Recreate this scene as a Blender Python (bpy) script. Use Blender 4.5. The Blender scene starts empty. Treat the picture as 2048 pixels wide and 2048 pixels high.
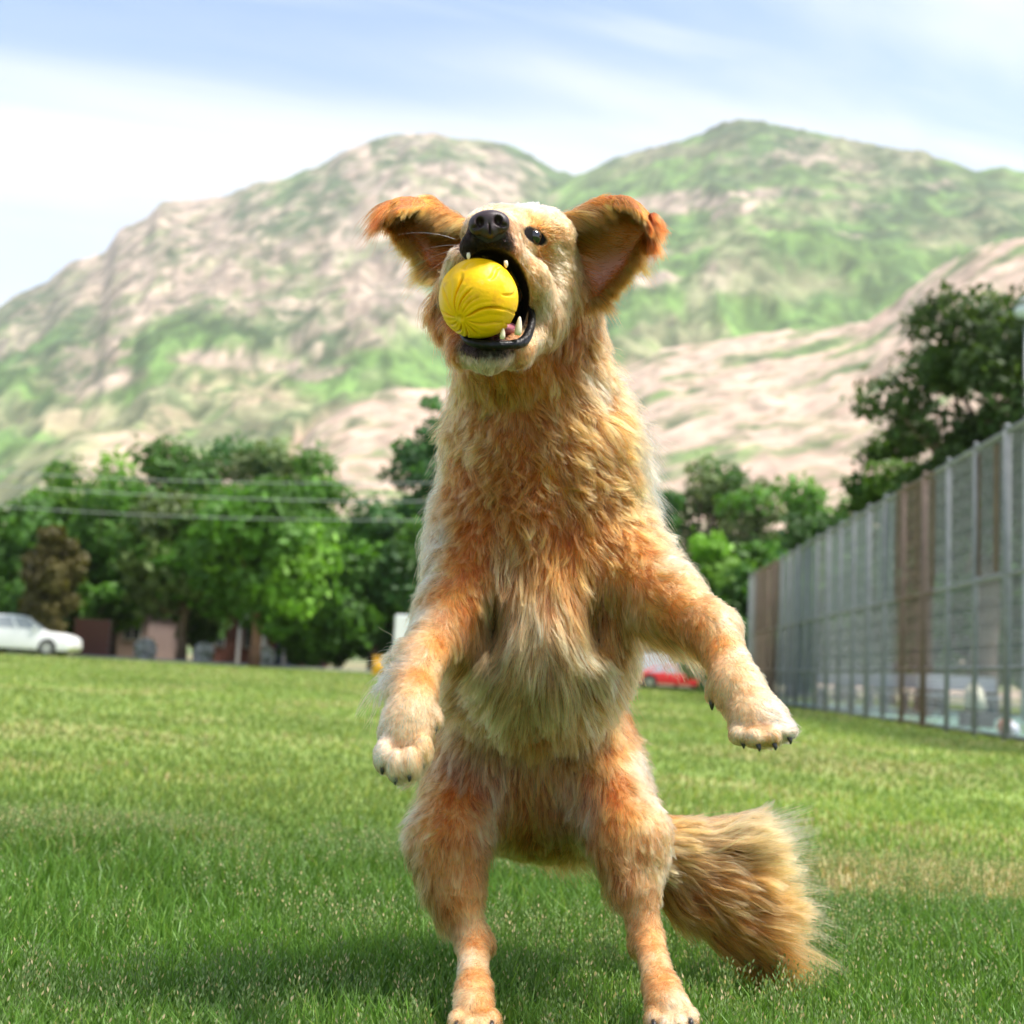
import bpy, bmesh, math, random
import numpy as np
from mathutils import Vector, Matrix, noise as mnoise
from mathutils.kdtree import KDTree

# ------------------------------------------------------------------ camera, world, sun, exposure
sc = bpy.context.scene
COL = sc.collection
R_ = math.radians
FPX = 2472.0                       # focal length in pixels of a 2048 frame
CAMP = np.array([0.0, 0.0, 0.52])
PITCH, ROLL = R_(7.25), R_(3.1)
_F = np.array([0.0, math.cos(PITCH), math.sin(PITCH)])
_U0 = np.array([0.0, -math.sin(PITCH), math.cos(PITCH)])
_X = np.array([1.0, 0.0, 0.0])
_R = math.cos(ROLL) * _X + math.sin(ROLL) * _U0
_U = -math.sin(ROLL) * _X + math.cos(ROLL) * _U0
camd = bpy.data.cameras.new("camera")
cam = bpy.data.objects.new("camera", camd); COL.objects.link(cam)
M = Matrix(((_R[0], _U[0], -_F[0], CAMP[0]), (_R[1], _U[1], -_F[1], CAMP[1]), (_R[2], _U[2], -_F[2], CAMP[2]), (0, 0, 0, 1)))
cam.matrix_world = M
camd.sensor_width = 36.0
camd.lens = 36.0 * FPX / 2048.0
camd.clip_start = 0.05; camd.clip_end = 30000.0
camd.dof.use_dof = True
camd.dof.focus_distance = 1.72
camd.dof.aperture_fstop = 4.4
sc.camera = cam

SUN_EL, SUN_AZ = R_(64.0), R_(112.0)      # azimuth measured from +Y (ahead) towards +X (right)
sund = bpy.data.lights.new("sun", 'SUN'); sund.energy = 3.0; sund.angle = R_(12.0); sund.color = (1.0, 0.94, 0.86)
sun = bpy.data.objects.new("sun", sund); COL.objects.link(sun)
_sd = Vector((math.cos(SUN_EL) * math.sin(SUN_AZ), math.cos(SUN_EL) * math.cos(SUN_AZ), math.sin(SUN_EL)))
sun.rotation_euler = _sd.to_track_quat('Z', 'Y').to_euler()
sun.location = (0, 0, 50)

world = bpy.data.worlds.new("World"); sc.world = world
world.use_nodes = True
wn, wl = world.node_tree.nodes, world.node_tree.links
wn.clear()

def nd(nodes, t, **kw):
    n = nodes.new(t)
    for k, v in kw.items(): setattr(n, k, v)
    return n
def vmath(nodes, links, op, a, b=None):
    n = nd(nodes, 'ShaderNodeMath', operation=op)
    for i, s in enumerate((a, b)):
        if s is None: continue
        if isinstance(s, (int, float)): n.inputs[i].default_value = s
        else: links.new(s, n.inputs[i])
    return n.outputs[0]
def sky_nodes():
    sky = nd(wn, 'ShaderNodeTexSky', sky_type='NISHITA', sun_disc=False)
    sky.sun_elevation = SUN_EL; sky.sun_rotation = SUN_AZ
    sky.air_density = 1.0; sky.dust_density = 0.15; sky.ozone_density = 1.5
    tc = nd(wn, 'ShaderNodeTexCoord')
    sep = nd(wn, 'ShaderNodeSeparateXYZ'); wl.new(tc.outputs['Generated'], sep.inputs[0])
    zz = vmath(wn, wl, 'ADD', vmath(wn, wl, 'MAXIMUM', sep.outputs[2], 0.0), 0.22)
    cx = vmath(wn, wl, 'DIVIDE', sep.outputs[0], zz)
    cy = vmath(wn, wl, 'DIVIDE', sep.outputs[1], zz)
    def clouds(scale, ox, oy, rot, sx, sy, detail, dist, lo, hi):
        c, s = math.cos(rot), math.sin(rot)
        px = vmath(wn, wl, 'ADD', vmath(wn, wl, 'MULTIPLY', vmath(wn, wl, 'ADD', vmath(wn, wl, 'MULTIPLY', cx, c), vmath(wn, wl, 'MULTIPLY', cy, s)), sx), ox)
        py = vmath(wn, wl, 'ADD', vmath(wn, wl, 'MULTIPLY', vmath(wn, wl, 'ADD', vmath(wn, wl, 'MULTIPLY', cx, -s), vmath(wn, wl, 'MULTIPLY', cy, c)), sy), oy)
        cb = nd(wn, 'ShaderNodeCombineXYZ'); wl.new(px, cb.inputs[0]); wl.new(py, cb.inputs[1])
        nz = nd(wn, 'ShaderNodeTexNoise'); nz.inputs['Scale'].default_value = scale
        nz.inputs['Detail'].default_value = detail; nz.inputs['Distortion'].default_value = dist
        nz.inputs['Roughness'].default_value = 0.5
        wl.new(cb.outputs[0], nz.inputs['Vector'])
        mr = nd(wn, 'ShaderNodeMapRange', interpolation_type='SMOOTHSTEP'); mr.inputs[1].default_value = lo; mr.inputs[2].default_value = hi
        wl.new(nz.outputs[0], mr.inputs[0])
        return mr.outputs[0]
    a = clouds(1.0, 3.3, 1.6, R_(18), 0.40, 1.9, 6, 0.6, 0.45, 0.70)
    b = clouds(1.7, 8.1, 4.2, R_(8), 0.35, 2.4, 7, 0.9, 0.50, 0.76)
    cov = vmath(wn, wl, 'MAXIMUM', vmath(wn, wl, 'MULTIPLY', a, 0.85), vmath(wn, wl, 'MULTIPLY', b, 0.8))
    # veil that thickens towards the horizon
    hz = nd(wn, 'ShaderNodeMapRange', interpolation_type='SMOOTHSTEP'); hz.inputs[1].default_value = 0.46; hz.inputs[2].default_value = 0.12
    hz.inputs[3].default_value = 0.0; hz.inputs[4].default_value = 0.85
    wl.new(sep.outputs[2], hz.inputs[0])
    cov = vmath(wn, wl, 'SUBTRACT', 1.0, vmath(wn, wl, 'MULTIPLY', vmath(wn, wl, 'SUBTRACT', 1.0, cov), vmath(wn, wl, 'SUBTRACT', 1.0, hz.outputs[0])))
    mix = nd(wn, 'ShaderNodeMix', data_type='RGBA')
    wl.new(cov, mix.inputs['Factor']); wl.new(sky.outputs[0], mix.inputs['A'])
    mix.inputs['B'].default_value = (4.15, 4.25, 4.4, 1)
    bg = nd(wn, 'ShaderNodeBackground'); bg.inputs['Strength'].default_value = 0.10
    wl.new(mix.outputs['Result'], bg.inputs['Color'])
    out = nd(wn, 'ShaderNodeOutputWorld'); wl.new(bg.outputs[0], out.inputs['Surface'])
sky_nodes()

sc.view_settings.view_transform = 'Standard'; sc.view_settings.look = 'None'
sc.view_settings.gamma = 1.0; sc.view_settings.use_curve_mapping = False
sc.view_settings.exposure = 1.45
sc.render.engine = 'CYCLES'
sc.cycles.max_bounces = 8; sc.cycles.diffuse_bounces = 3; sc.cycles.glossy_bounces = 3
sc.cycles.transmission_bounces = 6; sc.cycles.transparent_max_bounces = 8; sc.cycles.volume_bounces = 1
sc.cycles.use_denoising = True
sc.cycles.caustics_reflective = False; sc.cycles.caustics_refractive = False

# ------------------------------------------------------------------ helpers
RNG = np.random.default_rng(11)
def P(u, v, d):
    """point of the place seen at pixel (u,v) of a 2048 frame at distance y=d"""
    w = _F + (u - 1024) / FPX * _R - (v - 1024) / FPX * _U
    return CAMP + w * (d / w[1])
def Pm(u, v, d):            # same, vectorised
    u, v, d = [np.asarray(q, float) for q in (u, v, d)]
    w = _F[None] + ((u - 1024) / FPX)[:, None] * _R[None] - ((v - 1024) / FPX)[:, None] * _U[None]
    return CAMP + w * (d / w[:, 1])[:, None]
def proj(pts):
    q = pts - CAMP
    z = q @ _F
    return 1024 + FPX * (q @ _R) / z, 1024 - FPX * (q @ _U) / z, z

def lin(r, g, b):
    f = lambda c: (c / 255 / 12.92) if c / 255 <= 0.04045 else ((c / 255 + 0.055) / 1.055) ** 2.4
    return (f(r), f(g), f(b))

def smooth(x, a, b):
    t = np.clip((x - a) / (b - a), 0, 1)
    return t * t * (3 - 2 * t)

_perm = np.random.default_rng(5).random((256, 256))
def vnoise(x, y):
    xi, yi = np.floor(x).astype(int), np.floor(y).astype(int)
    fx, fy = x - xi, y - yi
    fx = fx * fx * (3 - 2 * fx); fy = fy * fy * (3 - 2 * fy)
    a = _perm[xi & 255, yi & 255]; b = _perm[(xi + 1) & 255, yi & 255]
    c = _perm[xi & 255, (yi + 1) & 255]; d = _perm[(xi + 1) & 255, (yi + 1) & 255]
    return (a * (1 - fx) + b * fx) * (1 - fy) + (c * (1 - fx) + d * fx) * fy
def fbm(x, y, o=5, g=0.5, ridged=False):
    s = 0; a = 1; t = 0
    for k in range(o):
        n = vnoise(x + 17.3 * k, y + 9.1 * k)
        if ridged: n = 1 - abs(2 * n - 1)
        s = s + a * n; t += a; a *= g; x = x * 2.03; y = y * 2.03
    return s / t

def mat(name, color=(0.5, 0.5, 0.5), rough=0.7, metal=0.0, attr=None, noise=None, bump=None, spec=0.5, extra=None):
    """principled material; noise=(scale, amount) varies the value, bump=(scale, strength, distance), attr names a colour attribute"""
    m = bpy.data.materials.new(name); m.use_nodes = True
    n, l = m.node_tree.nodes, m.node_tree.links
    p = n['Principled BSDF']
    p.inputs['Roughness'].default_value = rough; p.inputs['Metallic'].default_value = metal
    p.inputs['Specular IOR Level'].default_value = spec
    src = None
    if attr:
        a = nd(n, 'ShaderNodeAttribute', attribute_name=attr); src = a.outputs['Color']
    tc = nd(n, 'ShaderNodeTexCoord')
    if noise:
        nz = nd(n, 'ShaderNodeTexNoise'); nz.inputs['Scale'].default_value = noise[0]; nz.inputs['Detail'].default_value = 6
        l.new(tc.outputs['Object'], nz.inputs['Vector'])
        mr = nd(n, 'ShaderNodeMapRange'); mr.inputs[1].default_value = 0.3; mr.inputs[2].default_value = 0.7
        mr.inputs[3].default_value = 1 - noise[1]; mr.inputs[4].default_value = 1 + noise[1]
        l.new(nz.outputs[0], mr.inputs[0])
        mx = nd(n, 'ShaderNodeMix', data_type='RGBA', blend_type='MULTIPLY'); mx.inputs['Factor'].default_value = 1
        if src: l.new(src, mx.inputs['A'])
        else: mx.inputs['A'].default_value = (*color, 1)
        l.new(mr.outputs[0], mx.inputs['B']); src = mx.outputs['Result']
    if src: l.new(src, p.inputs['Base Color'])
    else: p.inputs['Base Color'].default_value = (*color, 1)
    if bump:
        nz = nd(n, 'ShaderNodeTexNoise'); nz.inputs['Scale'].default_value = bump[0]; nz.inputs['Detail'].default_value = 5
        l.new(tc.outputs['Object'], nz.inputs['Vector'])
        b = nd(n, 'ShaderNodeBump'); b.inputs['Strength'].default_value = bump[1]; b.inputs['Distance'].default_value = bump[2]
        l.new(nz.outputs[0], b.inputs['Height']); l.new(b.outputs[0], p.inputs['Normal'])
    if extra: extra(m, n, l, p)
    return m

def tag(o, label=None, cat=None, group=None, kind=None):
    if label: o['label'] = label
    if cat: o['category'] = cat
    if group: o['group'] = group
    if kind: o['kind'] = kind
    return o
def empty(name, loc, label=None, cat=None, group=None, rz=0.0):
    o = bpy.data.objects.new(name, None); o.location = loc; o.rotation_euler = (0, 0, rz)
    o.empty_display_size = 0.2; COL.objects.link(o)
    return tag(o, label, cat, group)
def np_mesh(name, V, F, material=None, color=None, parent=None, smooth_=False, face_mat=None):
    V = np.asarray(V, np.float32); F = np.asarray(F, np.int32)
    me = bpy.data.meshes.new(name)
    me.vertices.add(len(V)); me.vertices.foreach_set('co', V.ravel())
    k = F.shape[1]
    me.loops.add(F.size); me.loops.foreach_set('vertex_index', F.ravel())
    me.polygons.add(len(F)); me.polygons.foreach_set('loop_start', np.arange(0, F.size, k, dtype=np.int32))
    me.update(calc_edges=True)
    if color is not None:
        a = me.color_attributes.new('col', 'FLOAT_COLOR', 'POINT')
        c = np.ones((len(V), 4), np.float32); c[:, :3] = color
        a.data.foreach_set('color', c.ravel())
    if smooth_: me.shade_smooth()
    if material: me.materials.append(material)
    o = bpy.data.objects.new(name, me); COL.objects.link(o)
    if parent: o.parent = parent
    return o
def bm_obj(name, bm, material=None, parent=None, smooth_=False, loc=None):
    me = bpy.data.meshes.new(name); bmesh.ops.recalc_face_normals(bm, faces=bm.faces); bm.to_mesh(me); bm.free()
    if smooth_: me.shade_smooth()
    if material: me.materials.append(material)
    o = bpy.data.objects.new(name, me); COL.objects.link(o)
    if parent: o.parent = parent
    if loc: o.location = loc
    return o
def box_bm(bm, x0, x1, y0, y1, z0, z1, bevel=0.0):
    r = bmesh.ops.create_cube(bm, size=1.0)
    bmesh.ops.transform(bm, matrix=Matrix.Translation(((x0 + x1) / 2, (y0 + y1) / 2, (z0 + z1) / 2)) @ Matrix.Diagonal((x1 - x0, y1 - y0, z1 - z0, 1)), verts=r['verts'])
    if bevel:
        es = list({e for v in r['verts'] for e in v.link_edges})
        bmesh.ops.bevel(bm, geom=es, offset=bevel, segments=2, affect='EDGES')
def box(name, x0, x1, y0, y1, z0, z1, m, parent=None, bevel=0.0):
    bm = bmesh.new(); box_bm(bm, x0, x1, y0, y1, z0, z1, bevel)
    return bm_obj(name, bm, m, parent)
def tube_np(path, rad, n=8, cap=True):
    """tapered tube along path (list of points)"""
    path = np.asarray(path, float); rad = np.broadcast_to(np.asarray(rad, float), (len(path),))
    V, F = [], []
    t = np.gradient(path, axis=0); t /= np.linalg.norm(t, axis=1)[:, None] + 1e-9
    ref = np.array([0.0, 0, 1]) if abs(t[0][2]) < 0.9 else np.array([1.0, 0, 0])
    for i in range(len(path)):
        s = np.cross(t[i], ref); s /= np.linalg.norm(s); b = np.cross(s, t[i]); ref = np.cross(s, t[i]) * 1.0 if False else ref
        a = np.arange(n) / n * 2 * np.pi
        V.append(path[i] + rad[i] * (np.cos(a)[:, None] * s + np.sin(a)[:, None] * b))
    for i in range(len(path) - 1):
        for j in range(n):
            F.append((i * n + j, i * n + (j + 1) % n, (i + 1) * n + (j + 1) % n, (i + 1) * n + j))
    V = np.concatenate(V)
    if cap:
        c = len(V); V = np.vstack([V, path[-1], path[0]])
        for j in range(n):
            F.append(((len(path) - 1) * n + j, (len(path) - 1) * n + (j + 1) % n, c, c))
            F.append(((j + 1) % n, j, c + 1, c + 1))
    return V, F
class MB:
    """collects tubes and quads into one mesh"""
    def __init__(s): s.V = []; s.F = []; s.n = 0; s.C = []
    def add(s, V, F, c=None):
        V = np.asarray(V); s.V.append(V); s.F += [tuple(i + s.n for i in f) for f in F]; s.n += len(V)
        s.C.append(np.broadcast_to(np.asarray(c if c is not None else (0.5, 0.5, 0.5)), (len(V), 3)))
    def build(s, name, m, parent=None, smooth_=True, color=False):
        me = bpy.data.meshes.new(name)
        F = [tuple(dict.fromkeys(f)) for f in s.F]
        me.from_pydata(np.concatenate(s.V).tolist(), [], F)
        if color:
            a = me.color_attributes.new('col', 'FLOAT_COLOR', 'POINT')
            c = np.ones((s.n, 4), np.float32); c[:, :3] = np.concatenate(s.C); a.data.foreach_set('color', c.ravel())
        if smooth_: me.shade_smooth()
        me.materials.append(m)
        o = bpy.data.objects.new(name, me); COL.objects.link(o)
        if parent: o.parent = parent
        return o
def copy_tree(o, parent=None):
    c = o.copy(); COL.objects.link(c)
    if parent: c.parent = parent
    for ch in list(o.children): copy_tree(ch, c)
    return c
def hair_obj(name, pts, radii, colors, material, parent=None):
    """pts (N,K,3), radii (N,K), colors (N,K,3) -> one Curves object"""
    N, K = pts.shape[:2]
    cu = bpy.data.hair_curves.new(name)
    cu.add_curves([K] * N)
    cu.position_data.foreach_set('vector', np.ascontiguousarray(pts, np.float32).ravel())
    ra = cu.attributes.get('radius') or cu.attributes.new('radius', 'FLOAT', 'POINT')
    ra.data.foreach_set('value', np.ascontiguousarray(radii, np.float32).ravel())
    ca = cu.attributes.new('col', 'FLOAT_COLOR', 'POINT')
    c = np.ones((N, K, 4), np.float32); c[..., :3] = colors
    ca.data.foreach_set('color', c.ravel())
    cu.materials.append(material)
    o = bpy.data.objects.new(name, cu); COL.objects.link(o)
    if parent: o.parent = parent
    return o
NGRASS, NSEED, NFUR = 360000, 16000, 420000

# ------------------------------------------------------------------ mountains and hills
def ridge_table(px):
    px = np.array(px, float)
    w = _F[None] + ((px[:, 0] - 1024) / FPX)[:, None] * _R[None] - ((px[:, 1] - 1024) / FPX)[:, None] * _U[None]
    return np.arctan2(w[:, 0], w[:, 1]), w[:, 2] / np.hypot(w[:, 0], w[:, 1])
LEFT = [(-1200, 1150), (-700, 900), (-300, 760), (0, 613), (32, 592), (95, 566), (132, 529), (212, 502), (238, 460), (297, 428), (323, 399), (397, 399), (450, 391), (503, 367), (572, 354), (652, 325), (684, 303), (742, 279), (795, 269), (827, 261), (869, 264), (917, 277), (975, 281), (1024, 289), (1066, 314), (1103, 334), (1160, 352), (1260, 400), (1500, 520), (2000, 700), (2700, 900)]
RIGHT = [(-400, 1300), (600, 1050), (760, 860), (860, 690), (960, 540), (1040, 440), (1100, 380), (1156, 347), (1199, 332), (1262, 303), (1342, 282), (1405, 266), (1443, 245), (1485, 236), (1517, 237), (1565, 248), (1633, 266), (1686, 272), (1739, 290), (1835, 298), (1893, 317), (1951, 340), (2010, 338), (2048, 343), (2300, 420), (2700, 640), (3300, 900)]
FOOT = [(-1200, 1320), (300, 1280), (520, 960), (600, 880), (636, 841), (705, 799), (795, 775), (900, 772), (1050, 768), (1257, 730), (1321, 702), (1448, 677), (1554, 660), (1660, 648), (1734, 640), (1792, 603), (1872, 529), (1951, 491), (2048, 476), (2300, 470), (2700, 600), (3300, 900)]
LOW = [(-1200, 1300), (-500, 1150), (-100, 1010), (0, 960), (53, 915), (159, 862), (254, 857), (330, 880), (450, 930), (620, 1000), (900, 1100), (1300, 1250), (3000, 1400)]
NA, NR = 760, 400
az = np.linspace(R_(-52), R_(52), NA)
rr = np.concatenate([np.linspace(420, 1300, NR // 2, endpoint=False), np.linspace(1300, 3300, NR // 2)])
AZ, RR = np.meshgrid(az, rr, indexing='ij')
XX, YY = RR * np.sin(AZ), RR * np.cos(AZ)
def layer(px, R, r0, pw, back):
    a, e = ridge_table(px)
    Rv = R * (1 + 0.05 * np.sin(AZ * 9 + R))
    H = np.interp(AZ, a, e) * Rv
    s = np.clip((RR - r0) / (Rv - r0), 0, 1)
    h = H * s ** pw
    b = np.clip((RR - Rv) / back, 0, None)
    return np.where(RR > Rv, H * (1 - 0.55 * b), h), s
Lh, Ls = layer(LEFT, 2450, 650, 1.22, 700)
Rh, Rs = layer(RIGHT, 2150, 650, 1.2, 900)
Fh, Fs = layer(FOOT, 1150, 480, 1.25, 500)
Oh, Os = layer(LOW, 900, 470, 1.1, 500)
ALLH = np.stack([Lh, Rh, Fh, Oh]); which = ALLH.argmax(0)
HH = ALLH.max(0)
S = np.take_along_axis(np.stack([Ls, Rs, Fs, Os]), which[None], 0)[0]
gul = fbm(XX / 260 + 3, YY / 420 + 1, 5, 0.55, True)
fine = fbm(XX / 38, YY / 38, 4)
crag = fbm(XX / 90 + 40, YY / 90, 5, 0.6, True)
amp = np.sin(np.pi * np.clip(S, 0, 1)) ** 0.8 * np.where(which == 2, 0.30, 1.0)
HH = HH + (gul - 0.62) * 110 * amp * np.clip(HH / 250, 0, 1) + (crag - 0.6) * 38 * np.clip(HH / 200, 0.1, 1) * (0.30 + 0.70 * amp) * np.where(which == 2, 0.5, 1.0) + (fine - 0.5) * 12 * np.clip(HH / 300, 0.1, 1)
HH = np.clip(HH, -2, None) * smooth(RR, 420, 600)
MV = np.stack([XX, YY, HH], -1)
# ground cover by where it grows, in view angles converted to frame units for reading off the photograph
pu, pv, _ = proj(MV.reshape(-1, 3)); pu = pu.reshape(AZ.shape); pv = pv.reshape(AZ.shape)
wu = pu + (fbm(XX / 120, YY / 120, 4) - 0.5) * 150; wv = pv + (fbm(XX / 120 + 50, YY / 120 + 9, 4) - 0.5) * 110
def patch(cx, cy, rx, ry, rot=0.0, soft=0.45):
    c, s = math.cos(R_(rot)), math.sin(R_(rot))
    dx, dy = wu - cx, wv - cy
    q = np.sqrt(((dx * c + dy * s) / rx) ** 2 + ((-dx * s + dy * c) / ry) ** 2)
    return 1 - smooth(q, 1 - soft, 1 + soft)
rock = np.zeros_like(AZ); dark = np.zeros_like(AZ); tan_ = np.zeros_like(AZ); gold = np.zeros_like(AZ)
isL, isR, isF, isO = [(which == k).astype(float) for k in range(4)]
for p in [(150, 560, 190, 60, -24), (300, 480, 150, 95, -18), (430, 450, 170, 70, -5), (330, 560, 170, 60, 8), (520, 590, 160, 55, 32), (640, 640, 60, 30, 40), (480, 520, 160, 60, 20), (760, 560, 110, 110, 20), (740, 420, 160, 80, -10), (900, 390, 150, 70, 10), (690, 320, 90, 40, -20), (850, 280, 100, 25, 0), (60, 660, 60, 22, -20), (20, 715, 50, 14, -10), (225, 590, 60, 70, 0), (640, 500, 60, 60, 0), (980, 360, 60, 40, 0)]:
    rock = np.maximum(rock, patch(*p) * isL)
for p in [(205, 740, 80, 26, -4, 0.25), (470, 710, 110, 18, -3, 0.3), (610, 725, 70, 20, 12, 0.3), (250, 690, 40, 15, 0, 0.3)]:
    rock = np.maximum(rock, 1.25 * patch(*p))
for p in [(500, 780, 110, 55, 20), (390, 760, 60, 30, 60), (150, 830, 80, 30, -15), (330, 850, 60, 20, 0)]:
    gold = np.maximum(gold, 0.75 * patch(*p))
for p in [(60, 620, 100, 45, -20), (170, 660, 60, 60, 70), (130, 720, 90, 30, 0), (640, 370, 100, 45, 30), (560, 430, 110, 45, 10), (820, 300, 130, 22, 5), (1010, 310, 120, 30, 15), (1100, 370, 60, 40, -30), (620, 660, 60, 80, -50), (330, 500, 30, 30, 0), (470, 640, 130, 25, 10)]:
    dark = np.maximum(dark, 0.85 * patch(*p) * isL)
for p in [(1480, 250, 230, 22, -3), (1560, 290, 80, 26, 0), (1450, 360, 60, 26, 10), (1560, 345, 60, 20, 0), (1890, 390, 170, 50, 10), (1880, 330, 150, 22, 12), (1600, 390, 22, 20, 0), (1250, 320, 90, 16, -20), (1780, 440, 120, 24, 5), (1990, 440, 80, 30, 0)]:
    dark = np.maximum(dark, 0.9 * patch(*p) * isR)
for p in [(1560, 392, 75, 16, -4, 0.3), (1440, 408, 90, 14, -12, 0.3), (1330, 425, 60, 14, -6, 0.3), (1660, 305, 160, 13, 3, 0.35), (1800, 360, 130, 12, 5, 0.35), (1250, 500, 60, 28, 0), (1500, 300, 70, 10, 0), (1290, 560, 45, 26, 0), (1430, 560, 30, 30, 0), (1720, 430, 60, 10, 6)]:
    rock = np.maximum(rock, 0.9 * patch(*p) * isR)
wild = fbm(XX / 55 + 7, YY / 55 + 3, 5, 0.6)
n1 = fbm(XX / 30 + 1, YY / 30, 5, 0.65); n2 = fbm(XX / 160 + 9, YY / 200, 4)
tan_ = isF * np.clip(0.96 - 0.9 * smooth(fbm(XX / 70 + 20, YY / 24, 5, 0.6), 0.56, 0.70), 0, 1) + isO * 0.75 * smooth(n2, 0.35, 0.6)
G1, G2 = np.array([0.138, 0.235, 0.064]), np.array([0.080, 0.142, 0.046])
C = G1 * smooth(n1, 0.3, 0.65)[..., None] + G2 * (1 - smooth(n1, 0.3, 0.65))[..., None]
def lay(C, w, col): w = np.clip(w, 0, 1)[..., None]; return C * (1 - w) + np.array(col) * w
C = lay(C, 0.8 * smooth(fbm(XX / 90 + 60, YY / 90, 4), 0.46, 0.68), (0.25, 0.235, 0.14))
C = lay(C, 0.7 * isR * (1 - smooth(pv, 290, 400)) * smooth(fbm(XX / 50 + 33, YY / 50, 4), 0.40, 0.58), (0.19, 0.165, 0.115))
C = lay(C, gold * smooth(n1, 0.35, 0.6), (0.42, 0.32, 0.22))
rk = np.clip(rock * (0.45 + 1.1 * smooth(wild, 0.36, 0.52)), 0, 1)
C = lay(C, rk, (0.36, 0.28, 0.215)); C = lay(C, rk * 0.7 * smooth(n1, 0.5, 0.62), (0.23, 0.19, 0.155))
C = lay(C, rk * 0.5 * smooth(fbm(XX / 60 + 80, YY / 60, 3), 0.55, 0.7), (0.47, 0.36, 0.27))
C = lay(C, tan_, (0.50, 0.365, 0.28)); C = lay(C, tan_ * 0.6 * smooth(fbm(XX / 45 + 30, YY / 18, 4), 0.45, 0.65), (0.44, 0.30, 0.225))
C = lay(C, tan_ * 0.5 * smooth(fbm(XX / 25 + 70, YY / 12, 4), 0.55, 0.65), (0.56, 0.43, 0.335))
C = lay(C, dark * (0.35 + 0.75 * smooth(fbm(XX / 22 + 3, YY / 22 + 8, 4), 0.42, 0.58)), (0.062, 0.10, 0.045))
# scattered bushes and trees on the slopes
C = lay(C, 0.62 * smooth(fbm(XX / 15 + 11, YY / 15, 3), 0.54, 0.66) * (1 - tan_ * 0.55), (0.05, 0.085, 0.035))
C = lay(C, 0.5 * tan_ * smooth(fbm(XX / 19 + 31, YY / 12, 3), 0.60, 0.70), (0.14, 0.17, 0.07))
C = C * (np.where(which == 2, 0.8, 0.42) + np.where(which == 2, 0.40, 1.15) * fbm(XX / 24, YY / 24 + 40, 3))[..., None]
idx = np.arange(NA * NR).reshape(NA, NR)
Fm = np.stack([idx[:-1, :-1], idx[1:, :-1], idx[1:, 1:], idx[:-1, 1:]], -1).reshape(-1, 4)
m_mtn = mat('mountain_cover', attr='col', rough=0.95, spec=0.1, noise=(0.05, 0.22), bump=(0.06, 0.6, 6.0))
mtn = np_mesh('mountains', MV.reshape(-1, 3), Fm, m_mtn, C.reshape(-1, 3), smooth_=True)
tag(mtn, kind='structure')

# ------------------------------------------------------------------ field, road, far ground
def field_h(x, y):
    return 0.02 * np.sin(x * 0.35 + 1) * np.sin(y * 0.27) * np.clip((np.asarray(y) - 4) / 12, 0, 1)
def grass_tint(x, y):
    """turf colour and dryness by place"""
    big = fbm(x / 1.6 + 5, y / 1.9 + 3, 4); med = fbm(x / 0.35 + 30, y / 0.35, 4)
    far = smooth(y, 2.6, 5.2)
    dry = smooth(fbm(x / 1.1 + 60, y / 0.9 + 4, 4), 0.50, 0.68) * far * 0.32
    # worn straw-coloured patch beyond the tall tuft on the right
    q = np.sqrt(((x - 1.75) / 1.35) ** 2 + ((y - 3.55 - 0.1 * (x - 1.7)) / 0.50) ** 2) + (med - 0.5) * 0.9
    dry = np.maximum(dry, 0.95 * (1 - smooth(q, 0.55, 1.15)))
    q = np.sqrt(((x + 2.0) / 1.3) ** 2 + ((y - 3.6) / 0.42) ** 2) + (med - 0.5) * 0.9
    dry = np.maximum(dry, 0.38 * (1 - smooth(q, 0.3, 1.25)))
    return big, med, far, dry
nf = 260
fx = np.concatenate([np.linspace(-95, -6, 60, endpoint=False), np.linspace(-6, 6, 140, endpoint=False), np.linspace(6, 95, 60)])
fy = np.concatenate([np.linspace(-12, 0, 10, endpoint=False), np.linspace(0, 12, 170, endpoint=False), np.linspace(12, 60, 80)])
GX, GY = np.meshgrid(fx, fy, indexing='ij')
big, med, far, dry = grass_tint(GX, GY)
gc = np.array([0.085, 0.16, 0.03]) * (1 - far[..., None]) + np.array([0.20, 0.27, 0.07]) * far[..., None]
gc = gc * (0.75 + 0.5 * big[..., None])
gc = gc * (1 - dry[..., None]) + np.array([0.42, 0.35, 0.17]) * dry[..., None]
idx = np.arange(GX.size).reshape(GX.shape)
Fg = np.stack([idx[:-1, :-1], idx[1:, :-1], idx[1:, 1:], idx[:-1, 1:]], -1).reshape(-1, 4)
m_turf = mat('turf_ground', attr='col', rough=0.95, spec=0.1, noise=(2.2, 0.18), bump=(30, 0.6, 0.02))
field = np_mesh('ground', np.stack([GX, GY, field_h(GX, GY)], -1).reshape(-1, 3), Fg, m_turf, gc.reshape(-1, 3), smooth_=True)
tag(field, kind='structure')
m_earth = mat('dry_earth', (0.22, 0.2, 0.1), 0.95, noise=(0.02, 0.3))
bm = bmesh.new()
for (x0, x1, y0, y1) in [(-3600, 3600, 60, 3600), (-3600, -95, -60, 60), (95, 3600, -60, 60), (-95, 95, -60, -12)]:
    vs = [bm.verts.new(p) for p in [(x0, y0, -0.03), (x1, y0, -0.03), (x1, y1, -0.03), (x0, y1, -0.03)]]
    bm.faces.new(vs)
g2 = bm_obj('terrain', bm, m_earth); tag(g2, kind='structure')
m_asph = mat('asphalt', (0.055, 0.055, 0.055), 0.9, noise=(3, 0.2), bump=(40, 0.3, 0.01))
bm = bmesh.new(); box_bm(bm, -90, 90, 60.2, 68, -0.6, 0.02)
tag(bm_obj('road', bm, m_asph), kind='structure')
m_conc = mat('kerb_concrete', (0.4, 0.39, 0.36), 0.9, noise=(4, 0.15))
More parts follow.
